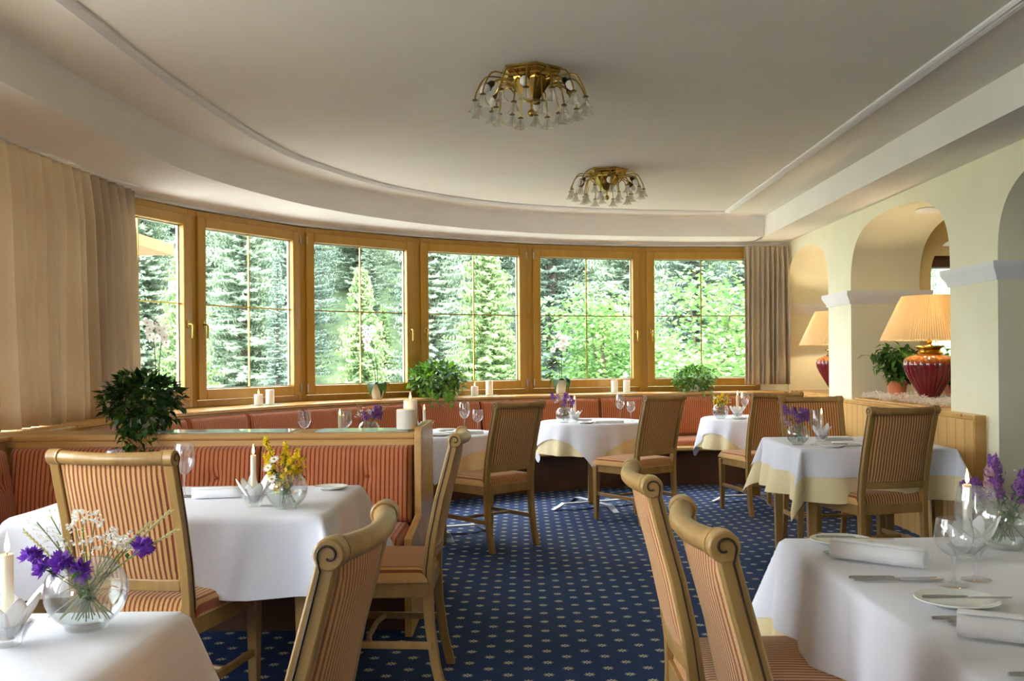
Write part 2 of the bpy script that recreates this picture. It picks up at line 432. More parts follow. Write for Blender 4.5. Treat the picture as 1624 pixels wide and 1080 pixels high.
# cornice above the windows
mb = MB(); sweep(mb, WALL, 0, sat(WALL, 2.95, 11.12), [(-.06, ZW1 + .01), (.035, ZW1 + .01), (.035, ZW1 + .03), (.06, ZW1 + .035), (.075, ZL - .008), (.10, ZL), (-.06, ZL)])
mb.build('trim_5', M['stucco'], kind='structure')
# wall under and above the windows
mb = MB(); sweep(mb, WALL, s55, WALL.L, [(0, 0), (0, ZW0 - .02), (-.15, ZW0 - .02), (-.15, 0)])
sweep(mb, WALL, s55, WALL.L, [(-.03, ZW1), (-.03, ZL + .1), (-.15, ZL + .1), (-.15, ZW1)])
mb.box(2.58, 3.5, 11.1, 11.3, 0, 2.62)
mb.build('wall_back', M['wall'], kind='structure')
# left wall: tall garden windows beside and behind the camera
mb = MB(); mb.box(-3.3, -3.12, -5, 6.7, 0, .7); mb.box(-3.3, -3.12, -5, 6.7, 2.5, 2.9); mb.box(-3.35, -3.04, 6.62, 6.85, 0, 2.9); mb.box(-3.3, -3.12, -5, -.2, .7, 2.5)
for y in (-5, -2.6, -.2, 2.2, 4.5): mb.box(-3.3, -3.12, y, y + .22, .7, 2.5)
mb.build('wall_left', M['wall'], kind='structure', smooth=False)
mb = MB(); mb.box(-3.4, 6.2, -5.2, -5, 0, .9); mb.box(-2.2, 6.2, -5.2, -5, .9, 2.65); mb.box(-3.4, 6.2, -5.2, -5, 2.65, 2.9)
for x in (-3.4, -1.2, 1.0, 3.0, 5.9): mb.box(x, x + .12, -5.2, -5, .08, 2.65)
mb.build('wall_front', M['wall'], kind='structure', smooth=False)
# right wall with arches
def arch_z(y, y0, y1, zs, zt, e=2.9):
    u = abs((y - (y0 + y1) / 2) / ((y1 - y0) / 2)); return zs + (zt - zs) * max(0, 1 - u ** e) ** (1 / e)
XR0, XR1 = 2.91, 3.52
def arch_wall(mb, A0, A1, spans, zb, ztop, a2b):
    """A wall from A0 to A1 of thickness t0..t1 ; spans = openings (y0,y1,sill,spring,top). a2b maps (along, across, z)."""
    t0, t1 = zb
    cur = A0
    def slab(p, q, z0, z1):
        v = [a2b(a, t, z) for z in (z0, z1) for t in (t0, t1) for a in (p, q)]
        mb.add(v, [(0, 2, 3, 1), (4, 5, 7, 6), (0, 1, 5, 4), (2, 6, 7, 3), (0, 4, 6, 2), (1, 3, 7, 5)])
    for y0, y1, sill, zs, zt in spans:
        slab(cur, y0, 0, ztop); n = 40
        if sill > 0: slab(y0, y1, 0, sill)
        ys = [(y0 + y1) / 2 - (y1 - y0) / 2 * math.cos(PI * k / n) for k in range(n + 1)]
        zz = [arch_z(y, y0, y1, zs, zt) for y in ys]
        mb.grid([[a2b(y, t0, ztop), a2b(y, t0, z)] for y, z in zip(ys, zz)])
        mb.grid([[a2b(y, t0, z), a2b(y, t1, z)] for y, z in zip(ys, zz)])
        mb.grid([[a2b(y, t1, z), a2b(y, t1, ztop)] for y, z in zip(ys, zz)])
        cur = y1
    slab(cur, A1, 0, ztop)
mb = MB()
arch_wall(mb, -5, 11.1, [(4.05, 6.18, 0, 1.86, 2.44), (6.87, 8.95, .895, 1.88, 2.455), (9.61, 11.08, .895, 1.88, 2.43)], (XR0, XR1), ZL + .1, lambda a, t, z: (t, a, z))
mb.build('wall_right', M['wall'], kind='structure', angle=30)
# impost mouldings round the pier heads
ip = [(0, 1.76), (.012, 1.76), (.02, 1.79), (.045, 1.83), (.05, 1.85), (.05, 1.875), (0, 1.875)]
def impost(x0, x1, y0, y1, name):
    mb = MB(); rows = []
    for o, z in ip: rows.append([(x0 - o, y0 - o, z), (x1 + o, y0 - o, z), (x1 + o, y1 + o, z), (x0 - o, y1 + o, z)])
    mb.grid(rows, closev=True); mb.build(name, M['stucco'], kind='structure', angle=25)
impost(XR0, XR1 + .05, 6.18, 6.87, 'trim_6'); impost(XR0, XR1 + .05, 8.95, 9.61, 'trim_7')
impost(XR0, 5.3, 11.08, 11.3, 'trim_8'); impost(XR0, XR1 + .05, 3.3, 4.05, 'trim_9')
# next room: cross wall with an arch, end wall with a window, low ceiling
mb = MB(); arch_wall(mb, XR1, 6.0, [(3.62, 5.0, 0, 1.95, 2.40)], (8.95, 9.61), 2.6, lambda a, t, z: (a, t, z))
mb.build('wall_divider', M['wallin'], kind='structure', angle=30)
mb = MB(); mb.box(6.0, 6.2, -5, 11.6, 0, 2.7); mb.build('wall_far_right', M['wallin'], kind='structure', smooth=False)
mb = MB(); mb.box(3.5, 4.42, 11.3, 11.5, 0, 2.7); mb.box(4.42, 6.2, 11.3, 11.5, 0, .9); mb.box(4.42, 6.2, 11.3, 11.5, 2.42, 2.7); mb.box(5.7, 6.2, 11.3, 11.5, .9, 2.42)
mb.build('wall_far_back', M['wallin'], kind='structure', smooth=False)
MB().box(XR1, 6.2, -5, 11.5, 2.52, 2.62).build('ceiling_next_room', M['ceil'], kind='structure', smooth=False)

# ------------------------------------------------------------------ windows
def make_window(n, A, B, handle_right, h=ZW1 - ZW0, z0=ZW0, hinge=True, m=M['frame']):
    A = Vector(A); B = Vector(B); W = (B - A).length; ang = math.atan2(B.y - A.y, B.x - A.x)
    w = bpy.data.objects.new('window_%d' % n, None); COL.objects.link(w); w['kind'] = 'structure'
    w.location = (A.x, A.y, z0); w.rotation_euler = (0, 0, ang)
    F = .052; Q = .085
    def ring(mb, x0, x1, z0, z1, t, y0, y1):
        mb.box(x0, x0 + t, y0, y1, z0, z1); mb.box(x1 - t, x1, y0, y1, z0, z1)
        mb.box(x0 + t, x1 - t, y0, y1, z0, z0 + t); mb.box(x0 + t, x1 - t, y0, y1, z1 - t, z1)
    mb = MB(); ring(mb, 0, W, 0, h, F, -.03, .07); mb.build('frame', m, w, bevel=.006, smooth=False)
    sz0 = F + .005; mb = MB(); ring(mb, F - .008, W - F + .008, sz0, h - F + .005, Q, -.055, .03); mb.build('sash', m, w, bevel=.008, smooth=False)
    x0 = F + Q - .008; x1 = W - x0; za = sz0 + Q; zb = h - F + .005 - Q
    MB().box(x0 - .01, x1 + .01, -.012, -.006, za - .01, zb + .01).build('pane', M['glass'], w, smooth=False)
    zc = (za + zb) / 2 + .03; xc = (x0 + x1) / 2
    mb = MB(); mb.box(xc - .005, xc + .005, -.020, -.004, za, zb); mb.box(x0, x1, -.020, -.004, zc - .005, zc + .005); mb.build('glazing_bar', M['brass'], w, smooth=False)
    mb = MB(); ring(mb, x0 - .004, x1 + .004, za - .004, zb + .004, .014, -.002, .012); mb.build('spacer', M['alu'], w, smooth=False)
    hx = (W - F - Q / 2) if handle_right else (F + Q / 2)
    hz = h * .42
    mb = MB(); mb.lathe([(.001, -.03), (.013, -.028), (.015, 0), (.013, .028), (.001, .03)], 12); mb.xf(Matrix.Translation((hx, -.058, hz)) @ Matrix.Diagonal((1, .35, 1, 1)))
    mb.tube([(hx, -.058, hz), (hx, -.095, hz), (hx, -.104, hz - .012), (hx, -.105, hz - .05), (hx, -.10, hz - .11)], [.008, .008, .009, .009, .007], 10)
    mb.build('handle', M['brass'], w)
    if hinge:
        gx = (F - .004) if handle_right else (W - F + .004)
        for z in (sz0 + .06, h - F - .07): MB().tube([(gx, -.062, z - .035), (gx, -.062, z + .035)], .007, 8).build('hinge', M['alu'], w)
    return w
PP = [(-3.04, 6.84), (-2.65, 8.01), (-2.02, 9.11), (-1.07, 9.97), (.05, 10.63), (1.3, 11.02), (2.6, 11.12)]
for i in range(6): make_window(i + 1, PP[i], PP[i + 1], i % 2 == 0)
make_window(7, (4.42, 11.4), (5.7, 11.4), False, 1.52, .9, m=M['darkwood'])
k = 8
for y in (.02,):
    make_window(k, (-3.2, y), (-3.2, y + 2.18), True, 1.8, .7); k += 1
make_window(k, (-3.2, 2.42), (-3.2, 4.5), True, 1.8, .7); k += 1

# ------------------------------------------------------------------ pillow helper
def pillow(mb, base, L, H, thick, nu=24, nv=12, dims=(), e=6, uv0=0, back=True):
    """base(s,t)->(Vector point, Vector normal); s in 0..L, t in 0..H"""
    rows = []; uvs = []; rb = []
    for i in range(nu + 1):
        a = i / nu; a = .5 - .5 * math.cos(PI * a) if True else a
        s = a * L; row = []; ur = []; rbk = []
        for j in range(nv + 1):
            b = .5 - .5 * math.cos(PI * j / nv); t = b * H
            ex = min(s, L - s) / .035; ey = min(t, H - t) / .035
            f = math.sqrt(max(0, 1 - max(0, 1 - ex) ** 2)) * math.sqrt(max(0, 1 - max(0, 1 - ey) ** 2))
            f *= .8 + .2 * math.sin(PI * a) * math.sin(PI * b)
            for ds, dt, amp, sg in dims: f -= amp * math.exp(-((s - ds) ** 2 + (t - dt) ** 2) / sg ** 2)
            p, n = base(s, t); row.append(p + n * thick * f); ur.append((uv0 + s, t)); rbk.append(p.copy())
        rows.append(row); uvs.append(ur); rb.append(rbk)
    mb.grid(rows, uvs)
    if back: mb.grid([r[::-1] for r in rb], [u[::-1] for u in uvs])
    return mb

# ------------------------------------------------------------------ curved window bench, ledge
sB0 = sat(WALL, -3.1, 5.98); sB1 = sat(WALL, 2.80, 11.12)
mb = MB(); sweep(mb, WALL, sB0, sB1, [(-.02, .895), (.44, .895), (.465, .905), (.465, .925), (.44, .93), (-.02, .93)])
mb.build('window_ledge', M['ledge'], label='curved pale wooden ledge running below the window row', cat='ledge')
bench = empty('window_bench', 'long curved bench with orange striped cushions along the windows', 'bench', (0, 0, 0))
mb = MB(); sweep(mb, WALL, sB0, sB1, [(.0, .0), (.80, .0), (.80, .36), (0, .36)]); mb.build('base', M['darkwood'], bench)
mb = MB(); sweep(mb, WALL, sB0, sB1, [(.40, .36), (.98, .36), (1.01, .375), (1.01, .40), (.98, .415), (.40, .415)]); mb.build('seat_board', M['ledge'], bench)
mb = MB(); sweep(mb, WALL, sB0, sB1, [(.36, .415), (.46, .415), (.44, .895), (.36, .895)]); mb.build('back_board', M['ledge'], bench)
nC = 12
for i in range(nC):
    s0 = sB0 + (sB1 - sB0) * i / nC + .004; s1 = sB0 + (sB1 - sB0) * (i + 1) / nC - .004; LL = s1 - s0
    def bb(s, t, s0=s0):
        p, n = WALL.at(s0 + s, .50 - .05 * t / .40); return Vector((p.x, p.y, .49 + t)), Vector((n.x, n.y, .05)).normalized()
    mb = MB(); pillow(mb, bb, LL, .395, .065, 26, 12, uv0=s0); mb.build('back_cushion', M['fabb'], bench, angle=80)
    def sb(s, t, s0=s0):
        p, n = WALL.at(s0 + s, .47 + t); return Vector((p.x, p.y, .41)), Vector((0, 0, 1))
    mb = MB(); pillow(mb, sb, LL, .50, .075, 26, 12, uv0=s0); mb.build('seat_cushion', M['fabb'], bench, angle=80)

# ------------------------------------------------------------------ partition with bench (near left)
pb = empty('partition_bench', 'corner bench with orange striped cushions behind the second left table', 'bench', (0, 0, 0))
XE = -.565
MB().prism([(4.72, 0), (5.86, 0), (5.86, .93), (5.84, .95), (5.22, .95), (5.20, .93), (5.18, .5), (4.72, .46)], XE, XE + .036, 'x').build('end_panel', M['ledge'], pb, bevel=.004)
MB().box(-3.1, XE, 5.26, 5.30, 0, .885).build('back_board', M['ledge'], pb, smooth=False)
MB().box(-3.1, XE, 5.24, 5.262, .855, .888).build('trim_strip', M['ledge'], pb, smooth=False, bevel=.003)
MB().box(-3.1, XE, 4.70, 5.26, .36, .41).build('seat_board', M['ledge'], pb, smooth=False, bevel=.004)
MB().box(-3.1, XE, 4.85, 5.26, 0, .36).build('base', M['darkwood'], pb, smooth=False)
MB().box(-3.1, -2.66, 2.2, 5.0, .36, .41).build('seat_board', M['ledge'], pb, smooth=False)
MB().box(-3.1, -2.69, 2.2, 5.26, .36, .885).build('back_board', M['ledge'], pb, smooth=False)
MB().box(-3.1, -2.3, 2.2, 4.9, 0, .36).build('base', M['darkwood'], pb, smooth=False)
xs = [XE - .01, -1.365, -2.11, -2.66]
for a, b in zip(xs, xs[1:]):
    L = a - b - .008
    def bb(s, t, b=b): return Vector((b + .004 + s, 5.25 - .06 * (1 - t / .40), .46 + t)), Vector((0, -1, .12)).normalized()
    d = []
    for q in (L * .29, L * .71) if L > .6 else (L * .5,): d.append((q, .235, .5, .035))
    mb = MB(); pillow(mb, bb, L, .395, .085, 44, 22, d, uv0=b); c = mb.build('back_cushion', M['fabb'], pb, angle=80)
    for q, t, _, _ in d:
        p, n = bb(q, t); MB().ball(p + n * .05, .011, 10, .8).build('button', M['button'], c)
    def sb(s, t, b=b): return Vector((b + .004 + s, 4.67 + t, .41)), Vector((0, 0, 1))
    mb = MB(); pillow(mb, sb, L, .52, .075, 26, 12, uv0=b); mb.build('seat_cushion', M['fabb'], pb, angle=80)
for a, b in ((2.3, 3.1), (3.1, 3.9), (3.9, 4.55), (4.55, 5.16)):
    L = b - a - .008
    def bb(s, t, a=a): return Vector((-2.70 + .06 * (1 - t / .4), a + .004 + s, .46 + t)), Vector((1, 0, .12)).normalized()
    mb = MB(); d = [(L * .35, .235, .5, .035), (L * .75, .235, .5, .035)]
    pillow(mb, bb, L, .395, .085, 44, 22, d, uv0=a); c = mb.build('back_cushion', M['fabb'], pb, angle=80)
    for q, t, _, _ in d:
        p, n = bb(q, t); MB().ball(p + n * .05, .011, 10, .8).build('button', M['button'], c)
    def sb(s, t, a=a): return Vector((-2.68 + t, a + .004 + s, .41)), Vector((0, 0, 1))
    mb = MB(); pillow(mb, sb, L, .5, .075, 26, 12, uv0=a); mb.build('seat_cushion', M['fabb'], pb, angle=80)
mb = MB(); mb.box(-2.66, XE, 5.225, 5.56, .888, .922)
mb.build('partition_ledge', M['ledge'], bevel=.012, smooth=False, label='wooden ledge on top of the low partition with the pillar candles', cat='ledge')
mb = MB(); mb.box(-3.12, -2.66, 2.2, 6.1, .89, .922)
mb.build('side_ledge', M['ledge'], bevel=.01, smooth=False, label='wooden ledge below the left curtain', cat='ledge')
mb = MB(); mb.box(-2.62, XE, 5.50, 5.54, 0, .888); mb.build('partition_back', M['ledge'], pb, smooth=False)
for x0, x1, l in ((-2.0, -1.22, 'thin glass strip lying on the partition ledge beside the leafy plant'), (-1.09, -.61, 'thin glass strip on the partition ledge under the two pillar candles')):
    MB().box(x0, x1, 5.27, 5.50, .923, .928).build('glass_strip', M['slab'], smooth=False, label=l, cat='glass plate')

# ------------------------------------------------------------------ panelled parapet and its ledges
pa = empty('panelled_parapet', 'low knotty pine panelling below the arches on the right', 'panelling', (2.85, 6.38, 0))
MB().box(0, .058, 0, 4.1, 0, .885).build('panel', M['pine'], pa, smooth=False)
MB().box(-.015, .075, -.01, 4.1, .885, .92).build('top_rail', M['ledge'], pa, smooth=False, bevel=.006)
MB().box(-.012, .06, -.03, 0, 0, .92).build('end_post', M['ledge'], pa, smooth=False, bevel=.004)
for n_, (a, b) in enumerate(((6.875, 8.945), (9.615, 11.06))):
    MB().box(XR0 + .02, 3.56, a, b, .90, .93).build('arch_ledge', M['ledge'], smooth=False, bevel=.004, cat='ledge',
        label=['broad ledge in the wide arch carrying the wood wool and the nearer lamp', 'ledge in the far arch carrying the farther lamp'][n_])

# ------------------------------------------------------------------ curtains
def curtain(name, fpos, n, z0, z1, label, amp=.058, flare=0):
    """fpos(t)-> (x,y,nx,ny)"""
    rows = []; uvs = []; NN = n * 10; zs = [0, .02, .05, .1, .2, .35, .5, .65, .8, .93, 1]
    rr = random.Random(len(label)); ph = [rr.uniform(-.5, .5) for _ in range(n + 2)]; am = [rr.uniform(.6, 1.25) for _ in range(n + 2)]
    for i in range(NN + 1):
        t = i / NN; row = []; k = t * n; j = int(k); fr = k - j
        pha = ph[j] * (1 - fr) + ph[j + 1] * fr; aa = am[j] * (1 - fr) + am[j + 1] * fr
        for q in zs:
            z = z1 - (z1 - z0) * q
            x, y, nx, ny = fpos(t, q)
            tight = .35 + .65 * min(1, q * 6)
            w = amp * aa * tight * math.sin(2 * PI * (k + pha * q)) + .02 * q * math.sin(2 * PI * k * .37 + 1.3)
            row.append((x + nx * w, y + ny * w, z))
        rows.append(row)
    mb = MB(); mb.grid(rows)
    c = mb.build(name, M['curtain'], angle=180, solid=.004, label=label, cat='curtain')
    return c
curtain('curtain', lambda t, q: (-2.90 + .09 * t * t + .02 * q, 3.9 + 3.42 * t + (.16 * (q - .15) if t > .6 else 0) * (t - .6) * 1.2, 1, -.05), 27, .928, 2.535, 'long beige pleated curtain hanging at the left end of the windows')  # near end lengthened out of view to keep window light off the ledge
curtain('curtain', lambda t, q: (2.40 + .48 * t, 10.92, 0, 1), 9, 1.0, 2.50, 'narrow beige curtain hanging in the right corner by the last window', .035)
mb = MB(); sweep(mb, WALL, sat(WALL, -3.12, 4.5), sat(WALL, -3.0, 7.2), [(.18, 2.535), (.26, 2.535), (.26, 2.55), (.18, 2.55)])
mb.build('curtain_rail', M['stucco'], label='white curtain rail on the soffit over the left curtain', cat='rail')

# ------------------------------------------------------------------ chair
def prof_pts(side=0):
    # rear post outline in (y,z): backward is -y, seat rear at y=-.22
    fr = [(-.262, 0), (-.235, .12), (-.212, .28), (-.203, .42), (-.205, .50), (-.222, .62), (-.252, .76), (-.285, .88), (-.307, .96), (-.312, .985)]
    bk = [(-.300, 0), (-.272, .12), (-.250, .28), (-.245, .42), (-.247, .50), (-.262, .62), (-.290, .76), (-.320, .87), (-.338, .94), (-.345, .97)]
    return fr, bk
def make_chair(label, group=None):
    ch = empty('dining_chair', label, 'chair', group=group)
    fr, bk = prof_pts()
    for sx in (-1, 1):
        mb = MB(); xo = .210; w = .034
        # scroll head
        c = Vector((-.334, .987))
        # lofted strip between front and back outlines, head as disc
        rows = []
        for a, b in zip(fr, bk):
            tt = a[1] / .95; x_ = xo - .012 * (1 - min(1, a[1] / .45)) * 0
            rows.append([(sx * (x_ - w / 2), a[0], a[1]), (sx * (x_ + w / 2), a[0], a[1]), (sx * (x_ + w / 2), b[0], b[1]), (sx * (x_ - w / 2), b[0], b[1])])
        if sx < 0: rows = [r[::-1] for r in rows]
        b0_ = len(mb.v); mb.grid(rows, closev=True); mb.f.append((b0_ + 3, b0_ + 2, b0_ + 1, b0_))
        disc = [(c.x + .027 * math.cos(2 * PI * k / 24), c.y + .027 * math.sin(2 * PI * k / 24)) for k in range(24)]
        xa, xb = sorted((sx * (xo - w / 2 - .004), sx * (xo + w / 2 + .004)))
        mb.prism(disc, xa, xb, 'x')
        post = mb.build('back_post', M['chair'], ch, bevel=.004, angle=35)
        # carved groove with spiral
        xg = sx * (xo + w / 2 + .0015); pts = []
        for a, b in list(zip(fr, bk))[3:-1]: pts.append((xg, (a[0] * .62 + b[0] * .38), a[1]))
        for a in range(0, 330, 22):
            r_ = .019 * (1 - a / 330 * .72); pts.append((xg + sx * .004, c.x + r_ * math.cos(R(a - 10)), c.y + r_ * math.sin(R(a - 10))))
        MB().tube(pts, .0022, 5).build('groove', M['groove'], post)
        # front leg, tapered
        mb = MB(); xf_, yf = sx * .225, .205
        rows = []
        for z, h in ((0, .014), (.1, .017), (.35, .021), (.43, .023)): rows.append([(xf_ - h, yf - h, z), (xf_ + h, yf - h, z), (xf_ + h, yf + h, z), (xf_ - h, yf + h, z)])
        b0_ = len(mb.v); mb.grid(rows, closev=True); mb.f.append((b0_ + 3, b0_ + 2, b0_ + 1, b0_)); mb.f.append(tuple(b0_ + 12 + k for k in range(4)))
        mb.build('leg', M['chair'], ch, bevel=.003, angle=35)
        mb = MB(); mb.box(min(sx * .212, sx * .236), max(sx * .212, sx * .236), -.23, .20, .385, .445); mb.build('apron', M['chair'], ch, smooth=False, bevel=.003)
        mb = MB(); mb.bar((sx * .225, -.24, .20), (sx * .225, .2, .21), .018, .028); mb.build('stretcher', M['chair'], ch, smooth=False, bevel=.003)
    MB().box(-.212, .212, .195, .222, .385, .445).build('apron', M['chair'], ch, smooth=False, bevel=.003)
    MB().box(-.212, .212, -.238, -.212, .385, .445).build('apron', M['chair'], ch, smooth=False, bevel=.003)
    mb = MB(); mb.tube([(-.225, 0, .205), (-.1, .02, .205), (.1, .02, .205), (.225, 0, .205)], .011, 8); mb.build('stretcher', M['chair'], ch)
    # curved top rail with collars
    pts = []
    for k in range(13):
        x = -.20 + .40 * k / 12; u = x / .20; pts.append((x, -.334 - .030 * (1 - u * u), .987 - .003 * (1 - u * u)))
    MB().tube(pts, [.023] + [.0205 + .0025 * abs(-1 + 2 * k / 12) for k in range(1, 12)] + [.023], 14).build('top_rail', M['chair'], ch)
    for sx in (-1, 1):
        MB().tube([(sx * .182, -.3385, .987), (sx * .191, -.3365, .987)], .0265, 18).build('collar', M['chair'], ch)
    # lower back rail
    mb = MB(); mb.prism([(-.195, -.254), (-.1, -.263), (0, -.266), (.1, -.263), (.195, -.254), (.195, -.226), (.1, -.235), (0, -.238), (-.1, -.235), (-.195, -.226)], .535, .575, 'z'); mb.build('lower_rail', M['chair'], ch, smooth=False, bevel=.004)
    # inner wood frame and upholstered panel
    def yb(z): # centre line of back at height z
        f = [((a[0] + b[0]) / 2, a[1]) for a, b in zip(fr, bk)]
        for (y0, z0), (y1, z1) in zip(f, f[1:]):
            if z <= z1: return y0 + (y1 - y0) * (z - z0) / (z1 - z0)
        return f[-1][0] - (z - f[-1][1]) * .25
    rows = []; rows2 = []
    for i in range(17):
        x = -.190 + .380 * i / 16; u = x / .19; r1 = []; r2 = []
        for j in range(13):
            z = .575 + .39 * j / 12; bow = -.014 * (1 - u * u)
            ed = min(1, min(i, 16 - i, j, 12 - j) / 1.5); th = .012 + .010 * ed
            r1.append((x, yb(z) + bow + th, z)); r2.append((x, yb(z) + bow - th, z))
        rows.append(r1); rows2.append(r2)
    mb = MB(); mb.grid([r[::-1] for r in rows]); mb.grid(rows2)
    # closing edge
    ring1 = [rows[i][0] for i in range(17)] + [rows[16][j] for j in range(1, 13)] + [rows[i][12] for i in range(15, -1, -1)] + [rows[0][j] for j in range(11, 0, -1)]
    ring2 = [rows2[i][0] for i in range(17)] + [rows2[16][j] for j in range(1, 13)] + [rows2[i][12] for i in range(15, -1, -1)] + [rows2[0][j] for j in range(11, 0, -1)]
    mb.grid([ring1, ring2], closev=True)
    mb.build('backrest', M['fab'], ch, angle=60)
    # seat cushion
    def sb(s, t):
        wd = .475 + .04 * t / .44; return Vector(((s / .48 - .5) * wd, -.225 + t, .445)), Vector((0, 0, 1))
    mb = MB(); pillow(mb, sb, .48, .445, .07, 24, 20, uv0=-.24)
    mb.build('seat', M['fab'], ch, angle=80)
    return ch
proto = make_chair('striped dining chair on the right of the second left table, seen side on')
proto.location = (-.60, 4.10, 0); proto.rotation_euler = (0, 0, R(90))
CH = [(-.632, 1.87, 86, 'large striped chair in the foreground left of the carpet aisle, only its back in frame'),
      (.642, 2.66, -90, 'striped chair at the front right table, the one farther from the viewer'),
      (.662, 1.885, -90, 'striped chair at the front right table, the nearest one, cut off by the picture edge'),
      (-1.28, 3.63, -12, 'striped chair seen from behind, pulled up to the second left table'),
      (2.07, 6.06, 16, 'striped chair seen from behind at the middle right table'),
      (2.07, 6.95, 180, 'striped chair facing us on the far side of the middle right table'),
      (-.265, 7.075, 45, 'striped chair at the window table beyond the partition, turned half left'),
      (.885, 8.11, 40, 'striped chair at the central window table with the purple flowers'),
      (1.97, 8.52, 16, 'striped chair at the far right window table with the yellow flowers')]
for x, y, a, l in CH: again(proto, (x, y, 0), R(a), l)

# ------------------------------------------------------------------ tables and cloths
def rect_cloth(mb, hx, hy, over, zt, flare=.10, amp=.008, seed=0, rr=.016, corner=.34, nov=None):
    nov = nov or max(over, .1)
    rg = random.Random(seed); ph = [rg.uniform(0, 6.28) for _ in range(8)]
    def axis(h):
        n1 = 14; n2 = 16; out = []
        for k in range(n2, 0, -1): out.append(-h - over * k / n2)
        for k in range(n1 + 1): out.append(-h + 2 * h * k / n1)
        for k in range(1, n2 + 1): out.append(h + over * k / n2)
        return out
    def drop(d):
        # rounded edge: returns outward, down
        q = rr * PI / 2
        if d < q: a = d / rr; return rr * math.sin(a), rr * (1 - math.cos(a))
        return rr, rr + (d - q)
    ax = axis(hx - rr); ay = axis(hy - rr); rows = []; uvs = []
    ix, iy = hx - rr, hy - rr
    for s in ax:
        row = []; ur = []
        for t in ay:
            ds = max(0, abs(s) - ix); dt = max(0, abs(t) - iy); sx = 1 if s > 0 else -1; sy = 1 if t > 0 else -1
            z = zt + .0012 * math.sin(s * 11 + ph[0]) * math.sin(t * 13 + ph[1]); x, y = s, t
            if ds > 0 and dt == 0:
                o, dn = drop(ds); edge = min(1, (iy - abs(t)) / .10)
                w = amp * math.sin(t * 17 + ph[2] + sx) + amp * .7 * math.sin(t * 7.3 + ph[3])
                x = sx * (ix + o + (flare * dn + w * dn / nov * 1.6) * 1.0); z = zt - dn
            elif dt > 0 and ds == 0:
                o, dn = drop(dt)
                w = amp * math.sin(s * 15 + ph[4] + sy) + amp * .7 * math.sin(s * 6.7 + ph[5])
                y = sy * (iy + o + flare * dn + w * dn / nov * 1.6); z = zt - dn
            elif ds > 0 and dt > 0:
                r_ = math.hypot(ds, dt); phi = math.atan2(dt, ds); o, dn = drop(r_)
                k = math.sin(2 * phi)
                w1 = amp * math.sin(iy * sy * 17 + ph[2] + sx) + amp * .7 * math.sin(iy * sy * 7.3 + ph[3])
                w2 = amp * math.sin(ix * sx * 15 + ph[4] + sy) + amp * .7 * math.sin(ix * sx * 6.7 + ph[5])
                wv = (w1 * math.cos(phi) ** 2 + w2 * math.sin(phi) ** 2) * dn / nov * 1.6
                out = o + flare * dn + wv + corner * dn * max(0, k) ** 1.4
                x = sx * (ix + out * math.cos(phi)); y = sy * (iy + out * math.sin(phi)); z = zt - dn * (1 - .06 * k)
            row.append((x, y, z)); ur.append((s, t))
        rows.append(row); uvs.append(ur)
    mb.grid(rows, uvs); return mb
def round_cloth(mb, Rr, half, zt, rot, seed, flare=.10, waves=11, amp=.10, circ=False):
    rg = random.Random(seed); p0, p1 = rg.uniform(0, 6), rg.uniform(0, 6)
    NA = 160; rows = []; rad = [0.001, .3, .6, .85, .96, 1.0]
    for i in range(NA):
        th = 2 * PI * i / NA; a = th - rot
        rm = half / max(abs(math.cos(a)), abs(math.sin(a))); rm = half if circ else min(rm, half * 1.40)
        row = []
        for q in rad: row.append((Rr * q * math.cos(th), Rr * q * math.sin(th), zt))
        nd = 16; rr = .014
        for k in range(1, nd + 1):
            d = (rm - Rr) * k / nd
            if d < rr * PI / 2: o, dn = rr * math.sin(d / rr), rr * (1 - math.cos(d / rr))
            else: o, dn = rr, rr + d - rr * PI / 2
            w = amp * dn * (math.sin(waves * th + p0) + .5 * math.sin((waves * 1.7 // 1) * th + p1))
            r_ = Rr + o + flare * dn + w
            row.append((r_ * math.cos(th), r_ * math.sin(th), zt - dn))
        rows.append(row)
    mb.grid(rows, closeu=True); return mb
